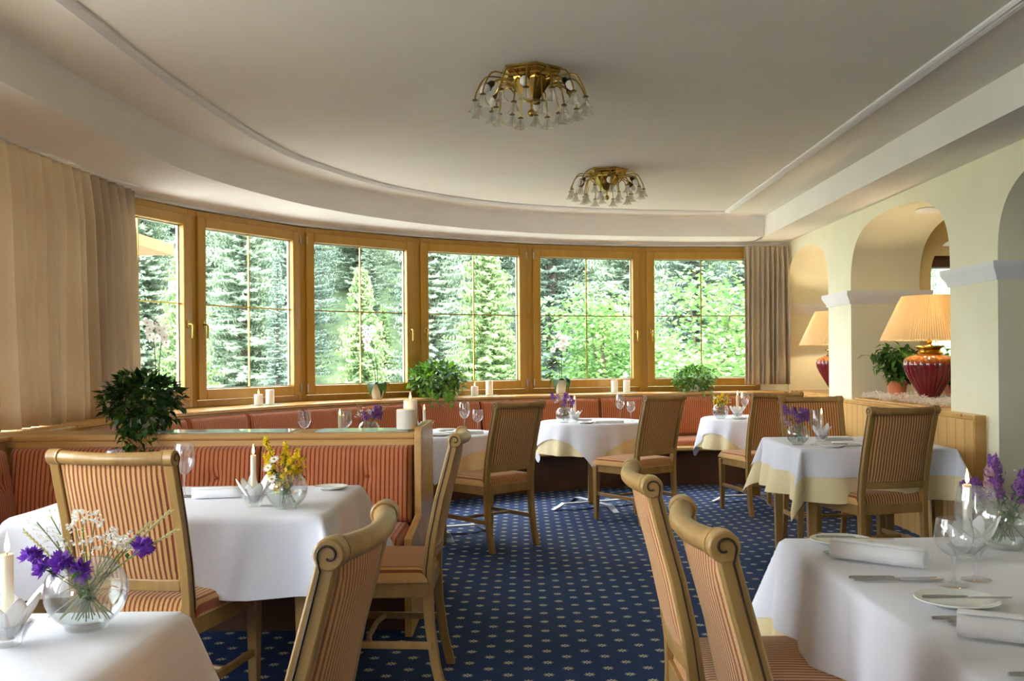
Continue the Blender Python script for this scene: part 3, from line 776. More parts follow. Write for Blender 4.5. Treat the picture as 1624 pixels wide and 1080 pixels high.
def table(x, y, hx, hy, over, over2, label, clabel, clabel2, legs='four', seed=1, rnd_=None, rot=0):
    t = empty('dining_table', label, 'table', (x, y, 0)); zt = .75
    if rnd_:
        MB().lathe([(.001, .715), (rnd_, .715), (rnd_ + .004, .73), (rnd_, .742), (.001, .742)], 48).build('tabletop', M['ledge'], t)
    else: MB().box(-hx, hx, -hy, hy, .715, .742).build('tabletop', M['ledge'], t, smooth=False, bevel=.004)
    if legs == 'four':
        for sx in (-1, 1):
            for sy in (-1, 1):
                mb = MB(); rows = []
                for z, h in ((0, .02), (.7, .03)): rows.append([(sx * (hx - .08) - h, sy * (hy - .08) - h, z), (sx * (hx - .08) + h, sy * (hy - .08) - h, z), (sx * (hx - .08) + h, sy * (hy - .08) + h, z), (sx * (hx - .08) - h, sy * (hy - .08) + h, z)])
                b_ = len(mb.v); mb.grid(rows, closev=True); mb.f.append((b_ + 3, b_ + 2, b_ + 1, b_)); mb.f.append((b_ + 4, b_ + 5, b_ + 6, b_ + 7)); mb.build('leg', M['chair'], t, angle=30)
        mb = MB(); mb.box(-hx + .06, hx - .06, -hy + .06, hy - .06, .64, .715); mb.build('apron', M['chair'], t, smooth=False)
    else:
        MB().box(-.045, .045, -.045, .045, .03, .715).build('column', M['chair'], t, smooth=False, bevel=.004)
        for a in (0, 90, 180, 270):
            mb = MB(); mb.prism([(.0, .045), (.30, .045), (.345, .015), (.40, .0), (.40, .008), (.35, .028), (.30, .056), (0, .056)], -.028, .028, 'y')
            mb.xf(Matrix.Rotation(R(a + legs), 4, 'Z')); mb.build('foot', M['alu'], t, smooth=False, bevel=.002)
    if over2:
        mb = MB()
        if rnd_: round_cloth(mb, rnd_ + .002, rnd_ + over2, .744, rot, seed, .10, 11, .08, True)
        else: rect_cloth(mb, hx + .004, hy + .004, over2, .744, .08, .018, seed, .012, .35, over)
        mb.build('tablecloth', M['cream'], label=clabel2, cat='tablecloth', loc=(x, y, 0), angle=180, group=None)
    mb = MB()
    if rnd_: round_cloth(mb, rnd_ + .008, over, .75, rot, seed, .12, 11, .085)
    else: rect_cloth(mb, hx + .010, hy + .010, over, .75, .09, .018, seed, .016, .36)
    mb.build('tablecloth', M['cloth'], label=clabel, cat='tablecloth', loc=(x, y, 0), angle=180)
    return t
ZT = .7515
table(-1.19, 1.76, .44, .46, .30, 0, 'square table at the front left under a white cloth, fish-bowl vase on top', 'white tablecloth on the front left table with the violet flowers', '', seed=1)
table(-1.275, 4.0, .555, .435, .29, 0, 'second table on the left in front of the partition bench', 'white tablecloth on the second left table with the yellow flowers', '', seed=5)
table(1.30, 2.22, .52, .83, .25, .33, 'large table at the front right laid with glasses and rolled napkins', 'white tablecloth on the front right table with the lilac bouquet', 'cream undercloth showing below the cloth of the front right table', seed=3)
table(2.09, 6.42, .455, .475, .17, .31, 'middle right table beside the pine panelling', 'white tablecloth on the middle right table', 'cream undercloth hanging in points below the middle right table', seed=4)
table(-.66, 7.5, 0, 0, .56, .26, 'round table beyond the partition, half hidden by its end panel', 'white tablecloth on the round table just beyond the partition', 'cream undercloth on the round table just beyond the partition', 20, 11, .44, R(50))
table(-1.5, 6.85, 0, 0, .54, 0, 'table hidden behind the low partition, only its glasses showing', 'white tablecloth on the table hidden by the partition', '', 45, 12, .46, R(10))
table(.6, 8.78, 0, 0, .585, .27, 'round table at the centre of the window bench', 'white tablecloth with a hanging point on the central window table', 'cream undercloth on the central window table', 25, 13, .44, R(42))
table(2.08, 9.12, 0, 0, .59, .27, 'round table at the right end of the window bench', 'white tablecloth with a long point on the far right window table', 'cream undercloth on the far right window table', 10, 14, .45, R(30))

# ------------------------------------------------------------------ table things
def vase_prof(r, t=.0025):
    o = [(r * .36, 0), (r * .5, 0)] + [(r * math.sin(R(a)), r * .93 - r * .93 * math.cos(R(a))) for a in range(32, 146, 8)]
    o = [(.001, .001)] + o
    i = [(q[0] - t, q[1] + (t if k < 3 else 0)) for k, q in enumerate(o)][::-1]
    return o + i[:-1] + [(.001, .004)]
def make_vase(r, loc, label, level=.9):
    v = empty('fishbowl_vase', label, 'vase', loc)
    MB().lathe(vase_prof(r), 40).build('bowl', M['ware'], v)
    w = [(.001, .006)] + [((r - .004) * math.sin(R(a)), r * .93 - (r * .93 - .004) * math.cos(R(a))) for a in range(30, int(math.degrees(math.acos(1 - level))) + 1, 5)]
    w.append((.001, w[-1][1]))
    MB().lathe(w, 40).build('water', M['water'], v)
    return v
def star(mb, c, r, n, up, width=.35, cup=.3, rg=rnd, seg=1):
    up = Vector(up).normalized(); a = up.cross(Vector((.3, .9, .2))).normalized(); b = up.cross(a); a0 = rg.uniform(0, 6)
    for k in range(n):
        th = a0 + 2 * PI * k / n; d = a * math.cos(th) + b * math.sin(th); t = up.cross(d)
        tip = c + d * r + up * r * cup * 1.6; mid = c + d * r * .55 + up * r * cup * .5
        mb.add([c, mid + t * r * width * .5, tip, mid - t * r * width * .5], [(0, 1, 2, 3)])
def leaf(mb, p, d, up, L, W, droop=.2):
    d = d.normalized(); s = d.cross(up)
    if s.length < 1e-3: s = d.cross(Vector((1, 0, 0)))
    s.normalize(); n = s.cross(d).normalized()
    m1 = p + d * L * .4 - n * L * .02; tip = p + d * L - n * L * droop
    mb.add([p, m1 + s * W / 2 + n * W * .12, tip, m1 - s * W / 2 + n * W * .12, m1], [(0, 4, 1), (4, 2, 1), (0, 3, 4), (4, 3, 2)])
def make_stem(kind, label, cat, loc, tip, base, group, rg):
    """one flower: base and tip relative to loc"""
    f = empty('cut_flower', label, cat, loc, 0, group)
    B = Vector(base); T = Vector(tip); C = (B + T) / 2 + Vector((0, 0, .012))
    pts = [B.lerp(C, t).lerp(C.lerp(T, t), t) for t in (0, .2, .4, .6, .8, 1)]
    MB().tube(pts, .0013, 5).build('stem', M['grass'] if kind in ('grass',) else M['stem'], f)
    d = (T - C).normalized(); mb = MB()
    if kind == 'bell':
        for k in range(10):
            dd = Vector((rg.gauss(0, 1), rg.gauss(0, 1), rg.gauss(.2, .8))).normalized()
            star(mb, T + dd * .010, .017, 5, dd, .7, .5, rg)
        mb.build('bloom', M['violet'], f, angle=180)
    elif kind in ('lilac', 'pink'):
        ax = (d + Vector((0, 0, .8))).normalized(); L = .06
        for k in range(80):
            q = rg.random(); rr = .022 * (1 - q * .75) + .004
            dd = Vector((rg.gauss(0, 1), rg.gauss(0, 1), rg.gauss(0, 1))); dd -= ax * dd.dot(ax); dd.normalize()
            star(mb, T - ax * .012 + ax * L * q + dd * rr * rg.uniform(.7, 1), .0062, 4, dd, .9, .2, rg)
        mb.build('bloom', M['lilac'] if kind == 'lilac' else M['pinkp'], f, angle=180)
    elif kind == 'yellow':
        ax = (d + Vector((0, 0, .6))).normalized()
        for k in range(22):
            q = rg.random(); dd = Vector((rg.gauss(0, 1), rg.gauss(0, 1), rg.gauss(.2, .6))).normalized()
            star(mb, T - ax * .06 + ax * .075 * q + dd * .016 * (1.2 - q), .0115, 5, dd, .7, .3, rg)
        mb.build('bloom', M['yellow'], f, angle=180)
        mb = MB()
        for k in range(14):
            q = rg.random(); dd = Vector((rg.gauss(0, 1), rg.gauss(0, 1), .5)).normalized(); leaf(mb, T - ax * .07 + ax * .09 * q, dd, Vector((0, 0, 1)), .024, .009)
        mb.build('foliage', M['bright'], f, angle=180)
    elif kind == 'daisy':
        up = (d + Vector((0, -.7, .3))).normalized(); star(mb, T, .021, 13, up, .3, .05, rg); mb.build('petals', M['whitep'], f, angle=180)
        MB().ball(T + up * .003, .0055, 8, .6).build('flower_centre', M['yellow'], f)
    elif kind == 'spray':
        for k in range(9):
            e = T + Vector((rg.gauss(0, .012), rg.gauss(0, .012), rg.uniform(-.012, .02)))
            for q in range(4): star(mb, e + Vector((rg.gauss(0, .003), rg.gauss(0, .003), rg.gauss(0, .003))), .0042, 5, (rg.gauss(0, 1), rg.gauss(0, 1), 1), .8, .2, rg)
        mb.build('bloom', M['whitep'], f, angle=180)
    elif kind == 'grass':
        ax = (T - pts[-2]).normalized()
        for k in range(16):
            p = T - ax * .005 * k; s = 1 if k % 2 else -1; sd = ax.cross(Vector((0, 1, 0))).normalized()
            leaf(mb, p, ax + sd * s * .35, Vector((0, 1, 0)), .012, .0045, 0)
        mb.build('seed_head', M['grass'], f, angle=180)
    elif kind == 'wisp':
        ax = (T - pts[-2]).normalized()
        for k in range(22):
            p = T - ax * .006 * k; dd = (ax + Vector((rg.gauss(0, .6), rg.gauss(0, .3), rg.gauss(0, .6)))).normalized(); e = p + dd * rg.uniform(.012, .03)
            mb.tube([p, e], .0004, 3); leaf(mb, e, dd, Vector((0, 1, 0)), .006, .0025, 0)
        mb.build('seed_head', M['grass'], f, angle=180)
    if kind in ('bell', 'lilac', 'pink', 'daisy', 'yellow'):
        mb = MB()
        for k in range(6):
            p = pts[1 + k % 4].lerp(pts[2 + k % 4 if k % 4 < 4 else 5], rg.random()); dd = Vector((rg.gauss(0, 1), rg.gauss(0, 1), rg.uniform(-.2, .8))).normalized()
            leaf(mb, p, dd, Vector((0, 0, 1)), rg.uniform(.025, .045), rg.uniform(.009, .016), .3)
        mb.build('leaves', M['mid'], f, angle=180)
    return f
def bouquet(loc, r, kinds, where, seed, spread=1.0, height=1.0):
    rg = random.Random(seed); n = len(kinds)
    names = dict(bell='violet bellflower', lilac='purple lilac spray', pink='pale pink flower sprig', yellow='yellow loosestrife stem', daisy='white daisy', spray='tiny white blossom sprig', grass='dry grass ear', wisp='wispy grass panicle')
    for i, kd in enumerate(kinds):
        if isinstance(kd, tuple): kd, tip = kd; tip = Vector(tip)
        else:
            a = 2 * PI * i / n + rg.uniform(-.4, .4); q = rg.uniform(.25, 1.0)
            tip = Vector((math.cos(a) * r * 1.05 * q * spread, math.sin(a) * r * .8 * q * spread, r * 1.85 + r * (1.0 - .45 * q) * height))
        d2 = Vector((tip.x, tip.y, 0)); base = Vector((-d2.x, -d2.y, 0)) * .35 + Vector((rg.gauss(0, .15) * r, rg.gauss(0, .15) * r, r * .25))
        make_stem(kd, '%s in the glass bowl %s' % (names[kd], where), 'flower', loc, tip, base, '%ss %s' % (names[kd], where), rg)
def make_candle(r, h, label, loc, mat_=M['wax'], lit=True, name='candle'):
    c = empty(name, label, 'candle', loc)
    MB().lathe([(.001, 0), (r * .97, 0), (r, .003), (r, h - .004), (r * .93, h), (r * .7, h - .002), (.001, h - .003)], 24).build('wax', m_ if False else mat_, c)
    MB().tube([(0, 0, h - .004), (.001, 0, h + .008)], .001, 6).build('wick', M['wick'], c)
    if lit: MB().lathe([(.0005, 0), (.0042, .006), (.0050, .012), (.0035, .022), (.0015, .032), (.0003, .039)], 12, 0, 0, h + .003).build('flame', M['flame'], c)
    return c
def make_holder(loc, label, r=.045, seed=0):
    h = empty('candle_holder', label, 'candle holder', loc)
    md = lambda th, rr, z: 1 + .10 * (1 if int(th * 18 / PI) % 2 else -1) * min(1, z / .02)
    MB().lathe([(.001, 0), (r * .55, 0), (r * .6, .01), (r * .75, .028), (r, .042), (r * .95, .044), (r * .6, .03), (.014, .012), (.001, .01)], 36, mod=md).build('crystal_bowl', M['crystal'], h, angle=20)
    rg = random.Random(seed); mb = MB()
    for k in range(7):
        a = 2 * PI * k / 7 + rg.uniform(-.2, .2); ca, sa = math.cos(a), math.sin(a); q = rg.uniform(.85, 1.2); rows = []
        for i, (rr, z, w) in enumerate(((.014, .018, .012), (r * .75, .045, r * .45), (r * 1.05 * q, .068, r * .5), (r * 1.35 * q, .088 * q, r * .28), (r * 1.45 * q, .10 * q, .003))):
            row = []
            for j in (-1, -.5, 0, .5, 1):
                cup = .22 * abs(j) * w; row.append((ca * (rr - cup) - sa * w * j, sa * (rr - cup) + ca * w * j, z + cup * .4))
            rows.append(row)
        mb.grid(rows)
    mb.build('petal_collar', M['paper'], h, angle=180, solid=.0008)
    return h
def make_glass(label, loc, H=.20, rb=.038, stem=.085, name='wine_glass'):
    g = empty(name, label, 'glass', loc)
    MB().lathe([(.001, .0), (.034, 0), (.036, .0015), (.02, .004), (.006, .010), (.0045, .02)], 32).build('foot', M['ware'], g)
    MB().lathe([(.0045, .015), (.0042, stem * .5), (.005, stem - .005), (.009, stem + .003)], 16).build('stem', M['ware'], g)
    bh = H - stem; o = [(.004, stem)] + [(rb * q, stem + bh * z) for q, z in ((.4, .06), (.68, .16), (.88, .29), (1, .45), (1.0, .6), (.93, .8), (.84, 1.0))]
    i = [(max(a - .0012, .001), z + .001) for a, z in o][::-1]
    MB().lathe(o + i, 36).build('bowl', M['ware'], g)
    return g
def make_tumbler(label, loc):
    g = MB(); g.lathe([(.001, 0), (.028, 0), (.034, .08), (.0325, .08), (.0265, .006), (.001, .005)], 28)
    return g.build('tumbler', M['ware'], label=label, cat='glass', loc=loc)
def make_plate(label, loc, r=.075):
    MBp = MB(); MBp.lathe([(.001, 0), (r * .6, 0), (r * .95, .011), (r, .013), (r * .985, .0155), (r * .7, .008), (r * .6, .005), (.001, .0045)], 48)
    return MBp.build('side_plate', M['china'], label=label, cat='plate', loc=loc)
def make_roll(label, loc, rz, L=.24, r=.022):
    mb = MB(); rows = []
    n = 60
    for x in (-L / 2, -L / 4, 0, L / 4, L / 2):
        row = []
        for k in range(n + 1):
            a = 2 * PI * 2.6 * k / n; q = r * (1 - .5 * (1 - k / n)); wob = 1 + .02 * math.sin(x * 40 + a)
            row.append((x, q * math.cos(a - PI / 2) * 1.1 * wob, r + q * math.sin(a - PI / 2) * wob))
        rows.append(row)
    mb.grid(rows)
    return mb.build('rolled_napkin', M['napkin'], label=label, cat='napkin', loc=loc, rz=rz, solid=.0016, angle=180)
def make_fold(label, loc, rz, L=.22, W=.09, H=.022):
    n = MB()
    for k in range(3): n.prism([(-W / 2, k * H / 3), (W / 2, k * H / 3), (W / 2 + .004, k * H / 3 + H / 6), (W / 2, k * H / 3 + H / 3 - .001), (-W / 2, k * H / 3 + H / 3 - .001)], -L / 2 + k * .002, L / 2 - k * .002, 'x')
    return n.build('folded_napkin', M['napkin'], label=label, cat='napkin', loc=loc, rz=rz, bevel=.002)
def make_knife(label, loc, rz, name='table_knife', L=.21):
    k = empty(name, label, name.split('_')[-1], loc, rz)
    MB().tube([(-L / 2, 0, .006), (-L / 2 + .02, 0, .006), (-.01, 0, .006), (0, 0, .005)], [.005, .006, .0045, .004], 8, flat=.7).build('handle', M['steel'], k)
    if 'knife' in name: MB().prism([(0, -.006), (L * .35, -.009), (L * .46, -.006), (L * .5, .004), (0, .006)], .003, .0045, 'z').build('blade', M['steel'], k, smooth=False)
    elif 'fork' in name:
        mb = MB(); mb.prism([(0, -.003), (.02, -.010), (.04, -.011), (.04, .011), (.02, .010), (0, .003)], .004, .0055, 'z')
        for y in (-.0095, -.0032, .0032, .0095): mb.box(.04, .075, y - .0013, y + .0013, .004, .0055)
        mb.build('tines', M['steel'], k, smooth=False)
    else:
        mb = MB(); mb.ball((0, 0, 0), .017, 12, .25); mb.xf(Matrix.Translation((.022, 0, .006)) @ Matrix.Diagonal((1.4, 1, 1, 1))); mb.build('spoon_bowl', M['steel'], k)
    return k
# --- front left table
make_vase(.083, (-.905, 2.08, ZT), 'round glass fish-bowl vase with water on the front left table')
LF = (-.905, 2.08, ZT)
bouquet(LF, .083, [('bell', (-.098, -.03, .150)), ('bell', (-.028, -.05, .145)), ('bell', (.012, -.055, .128)), ('bell', (.120, -.01, .165)), ('bell', (-.062, -.045, .13)),
    ('spray', (-.03, .02, .205)), ('spray', (-.06, .0, .18)), ('spray', (.01, .02, .215)), ('spray', (.03, .03, .18)), ('spray', (.055, .01, .175)), ('spray', (.07, .02, .16)), ('spray', (0, .0, .17)), ('spray', (-.015, .02, .225)), ('spray', (.078, 0, .185)),
    ('grass', (.165, .02, .235)), ('grass', (.185, .0, .20)), ('grass', (.12, .03, .21)), ('wisp', (-.085, .03, .225)), ('wisp', (-.11, .02, .215)), ('grass', (-.135, .02, .195)), ('wisp', (.1, .02, .19))],
    'on the front left table', 21)
make_holder((-1.006, 1.958, ZT), 'cut crystal candle holder with paper petals on the front left table', .046, 3)
make_candle(.0115, .165, 'lit ivory candle on the front left table', (-1.004, 1.956, ZT + .012))
# --- second left table
make_vase(.077, (-.882, 3.74, ZT), 'glass fish-bowl vase holding the yellow flowers on the second left table')
bouquet((-.882, 3.74, ZT), .077, [('yellow', (-.075, 0, .245)), ('yellow', (-.07, -.01, .19)), ('yellow', (.0, .01, .20)), ('yellow', (.04, 0, .205)), ('yellow', (.06, .01, .175)), ('yellow', (.02, -.03, .17)), ('yellow', (-.05, -.03, .13)),
    ('daisy', (-.035, -.04, .185)), ('daisy', (-.058, -.045, .155)), ('daisy', (-.04, -.055, .115)), ('yellow', (0, -.05, .125)), ('yellow', (-.01, .03, .225))], 'on the second left table', 5)
make_holder((-1.02, 3.80, ZT), 'crystal candle holder with paper petals on the second left table', .044, 5)
make_candle(.0105, .18, 'lit ivory candle on the second left table', (-1.02, 3.80, ZT + .012))
make_roll('rolled white napkin on the second left table', (-1.22, 4.02, ZT), R(12), .2, .023)
make_knife('fork at the left end of the napkin on the second left table', (-1.40, 4.05, ZT), R(30), 'table_fork', .18)
make_plate('white side plate behind the vase on the second left table', (-.82, 4.28, ZT), .07)
make_plate('white side plate near the left corner of the second left table', (-1.72, 4.2, ZT), .07)
make_glass('wine glass behind the right shoulder of the chair on the second left table', (-1.375, 4.08, ZT), .215, .043, .09)
make_glass('wine glass showing above the chair back on the second left table', (-1.63, 4.02, ZT), .195, .043, .09)
# --- front right table
make_plate('side plate farther along the left edge of the front right table', (.925, 2.95, ZT), .09)
make_plate('side plate nearest the viewer on the front right table', (.95, 2.22, ZT), .09)
make_knife('butter knife lying across the farther side plate', (.96, 2.93, ZT + .016), R(-10), L=.22)
make_knife('butter knife lying across the nearer side plate', (.965, 2.20, ZT + .016), R(-1), L=.2)
make_roll('rolled white napkin farther along the front right table', (.93, 2.655, ZT), R(-42), .25, .028)
make_roll('rolled white napkin nearest the viewer on the front right table', (.955, 1.90, ZT), R(-28), .26, .028)
make_knife('table knife beside the stemmed glasses', (.905, 2.475, ZT), R(1), L=.22)
make_knife('second table knife close beside the first', (.91, 2.45, ZT), R(1), L=.22)
make_knife('fork behind the farther rolled napkin', (1.04, 2.86, ZT), R(-25), 'table_fork', .19)
make_knife('spoon handle left of the farther rolled napkin', (.87, 2.79, ZT), R(175), 'dessert_spoon', .17)
make_knife('spoon left of the nearer rolled napkin', (.905, 2.055, ZT), R(180), 'dessert_spoon', .18)
make_knife('fork beside the nearer rolled napkin', (.93, 2.085, ZT), R(0), 'table_fork', .18)
make_knife('knife at the lower right corner of the front right table', (.93, 1.71, ZT), R(-2), L=.22)
make_glass('smaller stemmed glass in front on the front right table', (1.02, 2.40, ZT), .16, .045, .07)
make_glass('taller stemmed wine glass behind the smaller one on the front right table', (1.10, 2.46, ZT), .228, .049, .10)
make_candle(.012, .19, 'lit ivory candle behind the wine glasses on the front right table', (1.185, 2.70, ZT + .012))
make_holder((1.185, 2.70, ZT), 'crystal candle holder with paper petals on the front right table', .05, 8)
make_vase(.09, (1.365, 2.86, ZT), 'large glass bowl vase with the lilac bouquet on the front right table')
bouquet((1.365, 2.86, ZT), .09, [('lilac', (-.04, -.02, .205)), ('lilac', (.02, -.05, .155)), ('lilac', (.035, -.05, .17)), ('lilac', (.01, -.06, .18)), ('lilac', (-.08, -.02, .16)), ('lilac', (-.05, -.05, .165)), ('lilac', (-.03, .0, .22)), ('pink', (-.06, -.04, .185)), ('pink', (.09, 0, .18)), ('pink', (.11, .01, .17)), ('lilac', (.05, -.02, .15)), ('lilac', (-.1, 0, .15)), ('spray', (.08, .02, .2)), ('spray', (.1, .0, .15))], 'on the front right table', 9)
# --- middle right table
make_vase(.07, (1.70, 6.26, ZT), 'glass bowl vase with purple flowers on the middle right table')
bouquet((1.70, 6.26, ZT), .07, ['lilac', ('lilac', (-.07, 0, .20)), ('lilac', (.02, 0, .18)), ('lilac', (.0, -.03, .15)), ('lilac', (.04, -.02, .16)), 'pink', ('pink', (-.07, -.02, .13)), 'lilac', 'spray', 'lilac'], 'on the middle right table', 13, .9)
make_glass('wine glass beside the vase on the middle right table', (1.81, 6.25, ZT), .215, .04, .09)
make_candle(.011, .16, 'lit ivory candle on the middle right table', (1.915, 6.49, ZT + .012))
make_holder((1.915, 6.49, ZT), 'crystal candle holder with paper petals on the middle right table', .045, 9)
make_plate('side plate near the front edge of the middle right table', (1.87, 6.08, ZT), .075)
make_knife('fork beside the plate on the middle right table', (1.95, 6.08, ZT + .012), R(-35), 'table_fork', .18)
make_fold('folded napkin on the middle right table behind the chair back', (2.04, 6.6, ZT), R(5), .2, .1)
make_fold('folded napkin near the front edge of the middle right table', (2.0, 6.2, ZT), R(0), .2, .1)
# --- central window table
make_vase(.075, (.345, 8.60, ZT), 'glass bowl vase with purple flowers on the central window table')
bouquet((.345, 8.60, ZT), .075, ['lilac', ('lilac', (-.09, 0, .21)), ('lilac', (.05, 0, .18)), ('lilac', (0, -.03, .15)), ('lilac', (.07, 0, .15)), 'pink', 'spray', 'spray', 'lilac', 'spray'], 'on the central window table', 15)
make_candle(.011, .17, 'ivory candle on the central window table', (.44, 8.72, ZT + .012))
make_holder((.44, 8.72, ZT), 'crystal candle holder with paper petals on the central window table', .045, 10)
make_plate('side plate near the edge of the central window table', (.52, 8.46, ZT), .08)
make_fold('long folded napkin on the central window table', (.72, 8.5, ZT), R(2), .24, .09)
make_fold('short folded napkin between candle and plate on the central window table', (.52, 8.78, ZT), R(2), .15, .09)
make_glass('taller wine glass on the central window table', (.84, 8.78, ZT), .23, .043, .10)
make_glass('shorter wine glass on the central window table', (.925, 8.72, ZT), .17, .04, .075)
# --- far right window table
make_vase(.075, (1.755, 9.0, ZT), 'glass bowl vase with yellow flowers on the far right window table')
bouquet((1.755, 9.0, ZT), .075, ['yellow', ('yellow', (-.06, 0, .19)), ('yellow', (.02, 0, .22)), 'yellow', ('yellow', (-.03, -.03, .15)), 'daisy', ('spray', (.07, 0, .15)), ('spray', (.05, -.02, .17)), 'yellow'], 'on the far right window table', 17)
make_candle(.011, .19, 'ivory candle on the far right window table', (1.92, 9.06, ZT + .012))
make_holder((1.92, 9.06, ZT), 'crystal candle holder with paper petals on the far right window table', .05, 11)
make_plate('side plate on the far right window table', (1.90, 8.88, ZT), .075)
make_glass('wine glass on the far right window table', (2.01, 9.18, ZT), .225, .042, .10)
make_fold('folded napkin on the far right window table', (2.12, 9.1, ZT), R(0), .2, .1)
# --- round table beyond the partition
make_glass('taller wine glass on the round table beyond the partition', (-.445, 7.55, ZT), .225, .043, .10)
make_glass('shorter wine glass on the round table beyond the partition', (-.345, 7.52, ZT), .17, .042, .075)
make_glass('wine glass behind the pillar candles on the round table beyond the partition', (-.835, 7.35, ZT), .215, .042, .09)
make_candle(.0105, .17, 'lit ivory candle just right of the pillar candles, beyond the partition', (-.715, 7.25, ZT + .012))
make_holder((-.715, 7.25, ZT), 'crystal candle holder with paper petals beyond the partition', .045, 12)
make_plate('side plate at the back of the round table beyond the partition', (-.60, 7.72, ZT), .08)
make_plate('side plate at the front of the round table beyond the partition', (-.60, 7.22, ZT), .08)
make_fold('folded napkin between the plates on the round table beyond the partition', (-.48, 7.38, ZT), R(5), .2, .1)
make_fold('folded napkin by the short glass on the round table beyond the partition', (-.36, 7.42, ZT), R(0), .13, .09)
# --- hidden table
make_glass('stemmed glass standing left above the partition ledge', (-1.49, 6.85, ZT), .205, .047, .085)
make_tumbler('low tumbler showing just above the partition ledge', (-1.57, 6.8, ZT + .01))
make_glass('stemmed glass behind the candle flame above the partition ledge', (-1.215, 6.85, ZT), .205, .05, .085)
make_candle(.011, .18, 'lit ivory candle in front of the middle glass above the partition ledge', (-1.225, 6.72, ZT))
make_vase(.075, (-1.06, 6.9, ZT), 'glass bowl vase mostly hidden behind the partition')
bouquet((-1.06, 6.9, ZT), .075, ['lilac', ('lilac', (.04, -.02, .17)), ('lilac', (-.02, -.03, .15)), ('lilac', (.02, 0, .16)), ('lilac', (.07, 0, .15)), ('spray', (-.05, 0, .2)), ('spray', (-.07, 0, .17)), ('spray', (0, 0, .2)), ('grass', (.13, 0, .24)), ('grass', (-.09, 0, .26)), 'spray', 'lilac'], 'behind the partition', 19)
# --- pillar candles
make_candle(.049, .105, 'wide white pillar candle in front on the partition ledge', (-.628, 5.36, .93), M['waxw'], name='pillar_candle')
make_candle(.038, .150, 'taller slim pillar candle behind the wide one on the partition ledge', (-.615, 5.47, .93), M['waxw'], name='pillar_candle')
def ledge_pt(x, off):
    best = min(((WALL.at(s, off)[0] - Vector((x, WALL.at(s, off)[0].y))).length, s) for s in [sB0 + (sB1 - sB0) * k / 600 for k in range(601)] )
    p, n = WALL.at(best[1], off); return p, n
def on_ledge(px, off):   # point of the ledge seen in that image column
    best = None
    for k in range(800):
        s = sB0 + (sB1 - sB0) * k / 800; p, _ = WALL.at(s, off); e = abs(830 + 1600 * p.x / p.y - px)
        if best is None or e < best[0]: best = (e, p)
    return best[1]
PC = [((408, 427), (.085, .12), 'in front of the second window from the left'), ((752, 775), (.09, .145), 'beside the bright green plant'), ((974, 992), (.125, .125), 'on the ledge above the central window table')]
for (xa, xb), (ha, hb), w in PC:
    p = on_ledge(xa + 1, .26); q = on_ledge(xb + 1, .26)
    make_candle(.036, ha, 'left of the two white pillar candles ' + w, (p.x, p.y, .936), M['waxw'], lit=ha < .1, name='pillar_candle')
    make_candle(.036, hb, 'right of the two white pillar candles ' + w, (q.x, q.y, .936), M['waxw'], lit=False, name='pillar_candle')
    m_ = (p + q) / 2; ang = math.atan2(q.y - p.y, q.x - p.x)
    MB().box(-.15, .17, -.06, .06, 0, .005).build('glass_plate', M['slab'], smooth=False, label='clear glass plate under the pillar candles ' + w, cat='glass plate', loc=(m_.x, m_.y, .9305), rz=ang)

# ------------------------------------------------------------------ plants
def bushy(name, label, loc, rx, rz_, n, mats, L, seed, pot=None, trail=0, hang=(0, -1)):
    b = empty(name, label, 'plant', loc); rg = random.Random(seed)
    if pot:
        r, h, m = pot; MB().lathe([(.001, 0), (r * .72, 0), (r * .95, h * .82), (r, h * .82), (r, h), (r * .9, h), (r * .88, h * .85), (.001, h * .85)], 28).build('pot', m, b)
    zc = rz_ * .95
    for mi, m in enumerate(mats):
        mb = MB()
        for k in range(n // len(mats)):
            d = Vector((rg.gauss(0, 1), rg.gauss(0, 1), rg.gauss(.25, .9))).normalized(); q = rg.uniform(.55, 1.05)
            p = Vector((d.x * rx * q, d.y * rx * q, zc + d.z * rz_ * q * .9))
            if p.z < .005: p.z = abs(p.z) * .5 + .005
            dd = (d + Vector((rg.gauss(0, .5), rg.gauss(0, .5), rg.gauss(-.1, .5)))).normalized()
            leaf(mb, p, dd, Vector((rg.gauss(0, .3), rg.gauss(0, .3), 1)), L * rg.uniform(.7, 1.3), L * rg.uniform(.45, .7), rg.uniform(.0, .4))
        mb.build('foliage', m, b, angle=180)
    mb = MB()
    for k in range(40):
        d = Vector((rg.gauss(0, 1), rg.gauss(0, 1), rg.gauss(.5, .8))).normalized()
        mb.tube([(0, 0, (pot[1] if pot else .02)), (d.x * rx * .5, d.y * rx * .5, zc * .7 + d.z * rz_ * .5), (d.x * rx * .95, d.y * rx * .95, max(.01, zc + d.z * rz_ * .9))], .0018, 4)
    mb.build('stems', M['stem'], b)
    if trail:
        mb = MB(); ms = MB()
        for k in range(trail):
            t = rg.uniform(-1, 1); x0 = t * rx * .7; hx, hy = hang
            base = Vector((x0 * abs(hy) + hx * rx * .75, x0 * abs(hx) + hy * rx * .75, .03)); end = base + Vector((hx * .12 + rg.gauss(0, .03), hy * .12 + rg.gauss(0, .03), -rg.uniform(.05, .16)))
            mid = (base + end) / 2 + Vector((hx * .06, hy * .06, .05)); ms.tube([base, mid, end], .0016, 4)
            for q in range(6):
                p = base.lerp(mid, q / 3) if q < 3 else mid.lerp(end, (q - 3) / 3)
                leaf(mb, p, Vector((rg.gauss(0, 1) + hx, rg.gauss(0, 1) + hy, rg.gauss(-.3, .5))), Vector((0, 0, 1)), L * 1.1, L * .6, .3)
        tr = mb.build('trailing_leaves', mats[0], b, angle=180); ms.build('runner', M['stem'], tr)
    return b
